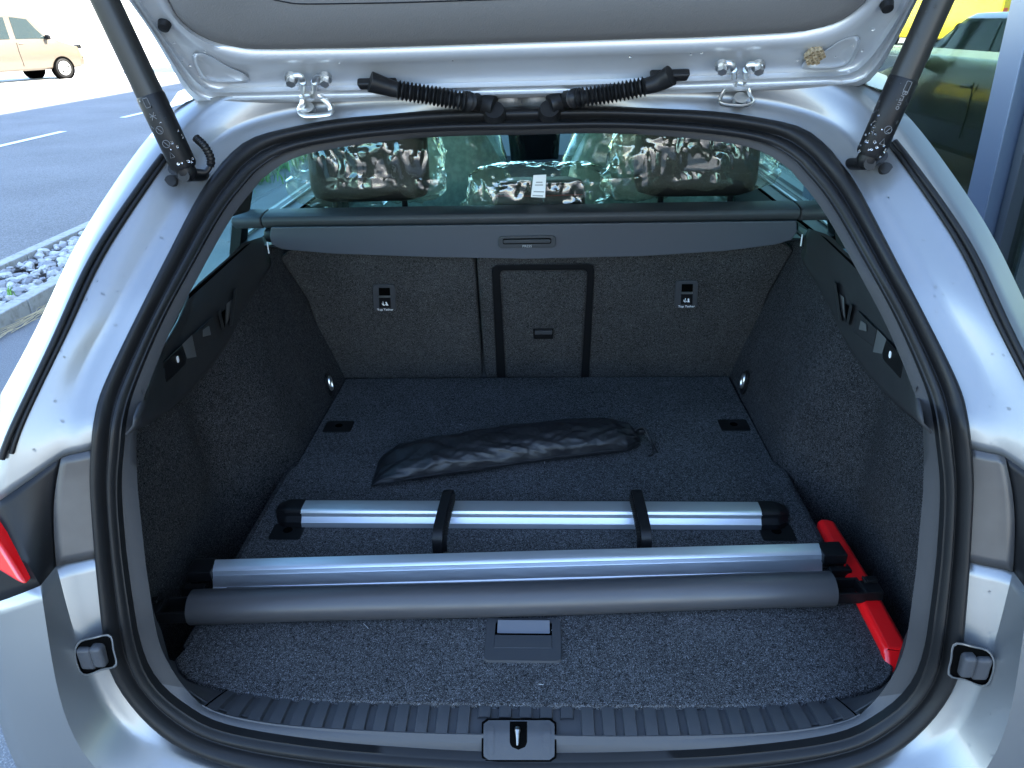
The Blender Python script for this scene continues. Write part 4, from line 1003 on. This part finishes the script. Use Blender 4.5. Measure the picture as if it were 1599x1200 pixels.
for xt, xb in ((699, 685), (995, 1008)):
    pf = PZ(xb, 870, FZ); pb = PZ(xt, 770, FZ+.062); X0 = pf[0]; slope = (pb[0]-pf[0])/(pb[1]-pf[1])
    yz = [(pf[1], .004), (pf[1]-.0005, .03), (pf[1]+.006, .046), (pf[1]+.03, .054), (pf[1]+.075, .060), (pb[1], .062), (pb[1]+.014, .054), (pb[1]+.016, .03), (pb[1]+.016, .006)]
    path = spl([(X0+slope*(y-pf[1]), y, FZ+z) for y, z in yz], 40)
    rr = []
    for i, p in enumerate(path):
        tt = Vector(path[min(i+1, 39)]-path[max(i-1, 0)]).normalized(); n = tt.cross(Vector((1, 0, 0))).normalized()
        rr.append([tuple(Vector(p)+Vector((dx, 0, 0))+n*dn) for dx, dn in ((-.0095, -.003), (.0095, -.003), (.0095, .003), (-.0095, .003))])
    sp = ob('strap', loft(rr, True, True), BLACK, rail, smooth=35, bevel=.001)
    sgn = 1 if xb < 800 else -1
    teeth = [box((X0+sgn*.0125+slope*(p[1]-pf[1]), p[1]+.004, p[2]-.005), (.007, .0016, .012)) for p in path[3:26]]
    ob('bristles', merge(*teeth), RUBBER, sp, smooth=0)
# 2 long aluminium profile with square black ends
q0, q1 = PZ(333, 926, FZ), PZ(1284, 900, FZ)
prof_ = thing('net_cassette', 'long aluminium profile with square black end caps lying behind the roller', 'rail', tuple((q0+q1)/2))
sec2 = [(0, .001), (0, .006), (.0012, .0082), (.0028, .0088), (.0035, .0098), (.0095, .0278), (.0088, .0284), (.0098, .0296), (.0118, .0350), (.0112, .0358), (.0128, .0375), (.018, .0415), (.034, .0435), (.038, .040), (.038, .001)]
bar(q0, q1, sec2, ALU, prof_, 'profile', smooth=22, bevel=.0004)
for e, s_ in ((q0, -1), (q1, 1)):
    t = Vector(q1-q0).normalized(); yv = Vector((-t.y, t.x, 0)); Mq = frame(e, t, (0, 0, 1))
    blk = merge(box((s_*.018, .020, .033), (.040, .038, .020)), box((s_*.030, .022, .016), (.014, .034, .028)))
    ec = ob('end_cap', xf(blk, Mq), BLACK, prof_, bevel=.002)
    ob('cap_hook', xf(merge(box((s_*.024, -.010, .022), (.034, .012, .004)), box((s_*.024, -.014, .014), (.034, .004, .018)), box((s_*.039, -.006, .014), (.004, .016, .018))), Mq), BLACK, prof_, bevel=.001)
# 3 black roller
c0, c1 = PZ(297, 986, FZ), PZ(1303, 957, FZ)
rol = thing('roller_blind', 'long black fabric roller with open bracket ends nearest the boot sill', 'roller', tuple((c0+c1)/2))
t = Vector(c1-c0).normalized(); yv = Vector((-t.y, t.x, 0)); rr_ = .027; rr = []
for k in range(41):
    u = k/40; ctr = Vector(c0)+(Vector(c1)-Vector(c0))*u+yv*.0245+Vector((0, 0, rr_+.0012*math.sin(u*9)+.0006))
    rr.append([tuple(ctr+yv*math.cos(a_)*rr_*1.08*(1+.012*math.sin(3*a_+u*4))+Vector((0, 0, 1))*math.sin(a_)*rr_*(1+.01*math.sin(u*13+a_*2))) for a_ in np.linspace(0, 2*math.pi, 33)[:-1]])
ob('rolled_fabric', loft(rr, True, True), ROLLER, rol, smooth=50)
fl_ = []
for k in range(21):
    u = k/20; b_ = Vector(c0)+(Vector(c1)-Vector(c0))*(.035+.62*u); fl_.append([tuple(b_+yv*.045+Vector((0, 0, .030))), tuple(b_+yv*.055+Vector((0, 0, .027))), tuple(b_+yv*(.070+.012*(1-u))+Vector((0, 0, .019)))])
o = ob('fabric_edge', loft(fl_), COVER, rol); o.modifiers.new('solid', 'SOLIDIFY').thickness = .002
for e, s_ in ((c0, -1), (c1, 1)):
    Mq = frame(Vector(e)+yv*.024+Vector((0, 0, .018)), t, (0, 0, 1))
    fr = merge(box((s_*.022, -.018, .006), (.05, .004, .020)), box((s_*.022, .018, .006), (.05, .004, .020)), box((s_*.047, 0, .006), (.004, .040, .020)), box((s_*.022, 0, -.005), (.05, .036, .003)))
    ob('end_bracket', xf(fr, Mq), BLACK, rol, bevel=.001)
    ob('latch_block', xf(merge(box((s_*.062, -.004, .008), (.028, .030, .018)), box((s_*.066, .008, .020), (.018, .012, .006)), box((s_*.055, .008, .020), (.003, .014, .006))), Mq), BLACK, rol, bevel=.0015)
# 4 black nylon pouch
A0, A1 = PZ(588, 763, FZ), PZ(1008, 713, FZ)
pouch = thing('storage_pouch', 'crinkled black nylon pouch with drawstring lying across the carpet', 'pouch', tuple((A0+A1)/2))
t = Vector(A1-A0); Lp_ = t.length; t.normalize(); yv = Vector((-t.y, t.x, 0)); rr = []
NU, NV = 220, 88
for i in range(NU+1):
    u = i/NU
    wd = np.interp(u, [0, .02, .10, .35, .8, .93, .97, 1.0], [.108, .114, .120, .118, .112, .100, .066, .028])
    hg = np.interp(u, [0, .02, .08, .2, .6, .9, .97, 1.0], [.006, .020, .042, .058, .064, .058, .042, .022])
    cc_ = Vector(A0)+t*(u*Lp_)+yv*(.055-.004*math.sin(u*7)); row = []
    skew = .012*(1-sstep(0, .12, u))
    for j in range(NV):
        a_ = 2*math.pi*j/NV; ca, sa = math.cos(a_), math.sin(a_)
        x = math.copysign(abs(ca)**.8, ca)*wd/2; z = hg*.5+math.copysign(abs(sa)**.75, sa)*hg/2
        dd = Vector((u*Lp_*6, ca*1.1, sa*1.1))
        wr = .0030*noise.noise(Vector((u*Lp_*26+ca*1.6, ca*2.2, sa*2.2)))+(.0022*noise.ridged_multi_fractal(Vector((u*Lp_*19-ca*2.6+sa*1.6, ca*1.3+3, sa*1.3)), .8, 2.1, 4, 1, 2)-.0021)
        wr += .0013*(noise.ridged_multi_fractal(Vector((u*Lp_*30+ca*4, ca*1.8+9, sa*1.8)), .9, 2.0, 2, 1, 2)-1)
        wr += .0035*math.exp(-((u-.97)/.05)**2)*math.sin(a_*11)
        wr *= 1.0 if sa > -.3 else .2
        row.append(tuple(cc_+t*(skew*ca)+yv*(x+wr*ca)+Vector((0, 0, max(z+wr*1.2*max(sa, 0)+.0015, .0012)))))
    rr.append(row)
ob('fabric', loft(rr, True, True), NYLON, pouch, smooth=180)
sm = [np.array(rr[i][int(NV*.535)])+np.array([0, -.0008, .0015]) for i in range(4, NU-8, 3)]
ob('seam', tube([tuple(p) for p in sm], .0017, 6), NYLON, pouch)
end_ = Vector(A1)+yv*.052+Vector((0, 0, .03))
ob('drawstring', merge(tube([tuple(p) for p in spl([end_-t*.012+Vector((0, 0, .008)), end_+t*.012+Vector((0, 0, .012)), end_+t*.024-yv*.02-Vector((0, 0, .018)), end_+t*.018-yv*.05-Vector((0, 0, .026)), end_+t*.004-yv*.058-Vector((0, 0, .026))], 30)], .0018, 6),
     tube([tuple(p) for p in spl([end_-t*.010, end_+t*.016+yv*.006-Vector((0, 0, .004)), end_+t*.03-yv*.012-Vector((0, 0, .024)), end_+t*.03-yv*.045-Vector((0, 0, .027))], 30)], .0018, 6)), NYLON, pouch)
ob('cord_lock', box(end_+t*.006+Vector((0, 0, .004)), (.014, .018, .014)), BLACK, pouch, bevel=.003)
# 5 red warning triangle case in the right side well
tri = thing('warning_triangle_case', 'red plastic warning triangle case tucked beside the boot floor', 'warning triangle', (.553, 1.03, .6))
sec = []
for y, x0, x1, zt in ((.853, .528, .562, .604), (.866, .528, .566, .622), (.882, .529, .570, .636), (.885, .529, .570, .640), (1.05, .531, .571, .642), (1.20, .535, .566, .643), (1.215, .537, .562, .636)):
    zt += .006
    sec.append([(x0, y, .56), (x0, y, zt-.006), (x0+.006, y, zt), (x1-.008, y, zt), (x1, y, zt-.008), (x1, y, .56)])
ob('case', loft(sec, True, True), REDP, tri, bevel=.003, segs=3, smooth=40)
ob('screw_hole', xf(tube([(0, 0, -.001), (0, 0, .0008)], .0042, 12), frame((.551, .8660, .6288), (1, 0, 0), (0, -.80, .60))), HOLE, tri)

# ------------------------------------------------------------------ showroom building on the right
FX = 2.3
bld = thing('showroom_building', 'tall showroom building with a glass front and blue grey column', 'building', (FX+5, 10, 0))
FRAME = mat('blue_grey_frame', (.10, .13, .18), .35, .5); DFRAME = mat('dark_frame', (.03, .035, .04), .4)
WALLM = mat('render_wall', (.55, .54, .50), .9, var=(3, (.5, .49, .46), .4, .7))
SGLASS = film('facade_glass', (.34, .44, .40), .18, .0, (.92, 1, .94), 1.5)
H_B = 12.1
ob('upper_wall', merge(box((FX+.3, 21.9, (H_B+3.4)/2), (.6, 48.2, H_B-3.4)), box((FX+6, 21.9, H_B-.2), (11, 48, .4))), WALLM, bld, smooth=0)
ob('showroom_floor', box((FX+6, 21.9, -.02), (11.8, 48.2, .06)), mat('tile_floor', (.35, .35, .34), .25), bld)
ob('back_wall', merge(box((FX+11.8, 21.9, H_B/2), (.2, 48.2, H_B-.5)), box((FX+6, -2.1, H_B/2), (11.5, .2, H_B-.6)), box((FX+6, 45.9, 1.7), (11.5, .2, 3.4))), WALLM, bld, smooth=0)
ob('ceiling', box((FX+6.3, 21.9, 3.35), (11, 47.5, .08)), mat('ceiling_white', (.7, .7, .68), .9), bld)
colys = [4.03+k*2.6 for k in range(-2, 16)]
for i, y in enumerate(colys):
    ob('column', box((FX+.02, y, 1.7), (.20, .20, 3.4)), FRAME, bld, bevel=.006)
    ob('mullion', box((FX+.03, y-.15, 1.7), (.09, .07, 3.38)), DFRAME, bld, bevel=.003)
    ob('pane', box((FX+.05, y+1.3, 1.74), (.02, 2.40, 3.3)), SGLASS, bld, smooth=0)
ob('plinth', box((FX+.03, 21.9, .05), (.16, 48, .10)), DFRAME, bld)

# ------------------------------------------------------------------ other vehicles
def vehicle(name, label, cat, loc, rz, L, W_, st, belt, paint, glass, wins, wheels, wr, extra=None):
    """st: stations (y from rear, half width factor, sill z, top z, roof factor) ; wins: (y0,y1,top inset)"""
    t = thing(name, label, cat, loc, rz); Mw = t.matrix_basis.copy()
    hw_ = W_/2; Yk = [s_[0] for s_ in st]
    I = lambda y, k: np.interp(y, Yk, [s_[k] for s_ in st])
    def sect(y):
        w_ = hw_*I(y, 1); z0 = I(y, 2); zt = I(y, 3); rf = I(y, 4); zb = min(belt, zt-.04)
        half = [(0, z0), (w_*.90, z0), (w_*.97, z0+.06), (w_, z0+.28), (w_*.995, zb-.18), (w_*.955, zb), (w_*(.955*(1-rf)+.80*rf), zt-.055), (w_*(.85*(1-rf)+.70*rf), zt-.012), (0, zt)]
        return half
    def srow(y):
        h_ = sect(y); return [(x, y, z) for x, z in h_] + [(-x, y, z) for x, z in h_[::-1][1:-1]]
    yy = sorted(set(list(np.linspace(Yk[0], Yk[-1], 60))+Yk))
    T = lambda m_: xf(m_, Mw)
    ob('body', T(loft([srow(y) for y in yy], True, True)), paint, t, smooth=28)
    def side(y, f_, out):
        h_ = sect(y); (x0, z0), (x1, z1) = h_[5], h_[6]; return (x0+(x1-x0)*f_+out, y, z0+(z1-z0)*f_)
    for s_ in (1, -1):
        for y0, y1, ya, yb in wins:
            g = loft([[side(y0+(y1-y0)*k/6+(ya*(1-k/6)+yb*k/6)*f_, .04+.9*f_, .008) for f_ in (0, .33, .66, 1)] for k in range(7)])
            if s_ < 0: g = mirror(g)
            ob('side_window', T(g), glass, t)
            hd_ = box((hw_*.985, y0+.12, belt-.12), (.04, .16, .035))
            ob('door_handle', T(hd_ if s_ > 0 else mirror(hd_)), paint, t, bevel=.01)
            dl = tube([(hw_*1.0, y0-.03, belt-.08), (hw_*1.006, y0-.03, belt-.35), (hw_*1.0, y0+.02, st[1][2]+.12)], .006, 6)
            ob('door_gap', T(dl if s_ > 0 else mirror(dl)), HOLE, t)
        mrx = merge(box((hw_*1.06, wins[-1][1]-.12, belt+.06), (.20, .10, .15)))
        ob('wing_mirror', T(mrx if s_ > 0 else mirror(mrx)), BLACK, t, bevel=.03, segs=3)
        for wy in wheels:
            ar = tube([(hw_*.80, wy, wr), (hw_*1.004, wy, wr)], wr*1.16, 28); ob('wheel_arch', T(ar if s_ > 0 else mirror(ar)), HOLE, t)
            ty = tube([(hw_*.82, wy, wr), (hw_*.84, wy, wr), (hw_*.995, wy, wr), (hw_*1.01, wy, wr)], [wr*.9, wr, wr, wr*.9], 28)
            wo = ob('wheel', T(ty if s_ > 0 else mirror(ty)), RUBBER, t)
            rm_ = merge(tube([(hw_*.95, wy, wr), (hw_*1.015, wy, wr), (hw_*1.02, wy, wr), (hw_*1.02, wy, wr)], [wr*.66, wr*.68, wr*.62, wr*.1], 24))
            ob('rim', T(rm_ if s_ > 0 else mirror(rm_)), ALU, wo)
            for q in range(5):
                a_ = 2*math.pi*q/5+.3; hq = tube([(hw_*1.019, wy+wr*.42*math.cos(a_), wr+wr*.42*math.sin(a_)), (hw_*1.024, wy+wr*.42*math.cos(a_), wr+wr*.42*math.sin(a_))], wr*.10, 8)
                ob('rim_hole', T(hq if s_ > 0 else mirror(hq)), HOLE, wo)
        tl_ = box((hw_*.86*I(.02, 1), .02, belt-.12), (.16, .06, .30)); ob('tail_light', T(tl_ if s_ > 0 else mirror(tl_)), LENS, t, bevel=.01)
        hl = box((hw_*.74, L-.09, belt-.28), (.30, .12, .14)); ob('headlight', T(hl if s_ > 0 else mirror(hl)), SCREEN, t, bevel=.02)
    y0 = st[0][0]
    return t
VG = mat('vehicle_glass', (.02, .03, .03), .03, coat=1)
GOLD = mat('champagne_paint', (.115, .094, .072), .35, .3, coat=.6)
GREY = mat('dark_green_grey_paint', (.05, .062, .055), .25, .5, coat=1)
YEL = mat('yellow_paint', (.80, .62, .02), .4, coat=.4)
van_st = [(0, .90, .40, 1.80, .35), (.06, .97, .36, 2.02, .45), (.5, 1, .33, 2.10, .5), (2.6, 1, .33, 2.10, .5), (3.2, 1, .33, 2.02, .5), (3.95, .98, .33, 1.34, .5), (4.1, .97, .33, 1.27, .3), (4.75, .93, .34, 1.06, .2), (4.95, .84, .38, .80, .1)]
pv = PZ(125, 121, 0)
vdir = math.atan2(-(1.34), 2.77)
vehicle('parked_van', 'champagne coloured van parked in glaring sun across the road', 'van', (pv[0]-.92*1.0-1.85, pv[1]-4.05*.92, 0), vdir, 4.95, 1.90, van_st, 1.30, GOLD, VG, [(.35, 1.25, 0, 0), (1.4, 2.35, 0, 0), (2.55, 3.75, 0, -.62)], (.95, 4.0), .34)
hb_st = [(0, .86, .34, .95, .1), (.05, .93, .30, 1.05, .3), (.45, .98, .26, 1.38, .7), (1.1, 1, .25, 1.47, .8), (2.2, 1, .25, 1.47, .8), (3.2, .99, .25, 1.03, .6), (3.35, .98, .25, 1.0, .2), (4.1, .93, .27, .84, .1), (4.35, .80, .32, .62, .1)]
vehicle('parked_car', 'dark green grey hatchback mirrored in the showroom glass at the right', 'car', (-.05, 5.95, .0), R(0), 4.35, 1.80, hb_st, .98, GREY, VG, [(.75, 1.45, .05, 0), (1.55, 2.75, 0, -.30)], (.80, 3.45), .32)
tr_st = [(0, .97, .40, 2.9, .1), (.05, 1, .34, 2.98, .15), (11.5, 1, .34, 2.98, .15), (11.8, .99, .36, 2.7, .15), (12, .95, .4, 1.6, .1)]
vehicle('parked_bus', 'long yellow bus standing in the sun, mirrored in the showroom glass', 'bus', (-12.9, 31.5, 0), R(0), 12.0, 2.3, tr_st, 1.45, YEL, VG, [(10.2, 11.5, 0, 0)], (2.8, 9.3), .46)

# ------------------------------------------------------------------ lint on the carpet
lint = []
for k in range(16):
    x, y = random.uniform(-.47, .47), random.uniform(.82, 1.8)
    a_ = random.uniform(0, 6.28); L = random.uniform(.004, .016); cv = random.uniform(-.6, .6)
    lint.append(tube([(x+L*t*math.cos(a_+cv*t), y+L*t*math.sin(a_+cv*t), FZ+.0012+.001*math.sin(3*t)) for t in np.linspace(0, 1, 6)], .00025, 4))
ob('lint', merge(*lint), WHITEP, kind='stuff', label='stray white fibres caught in the boot carpet', cat='lint')
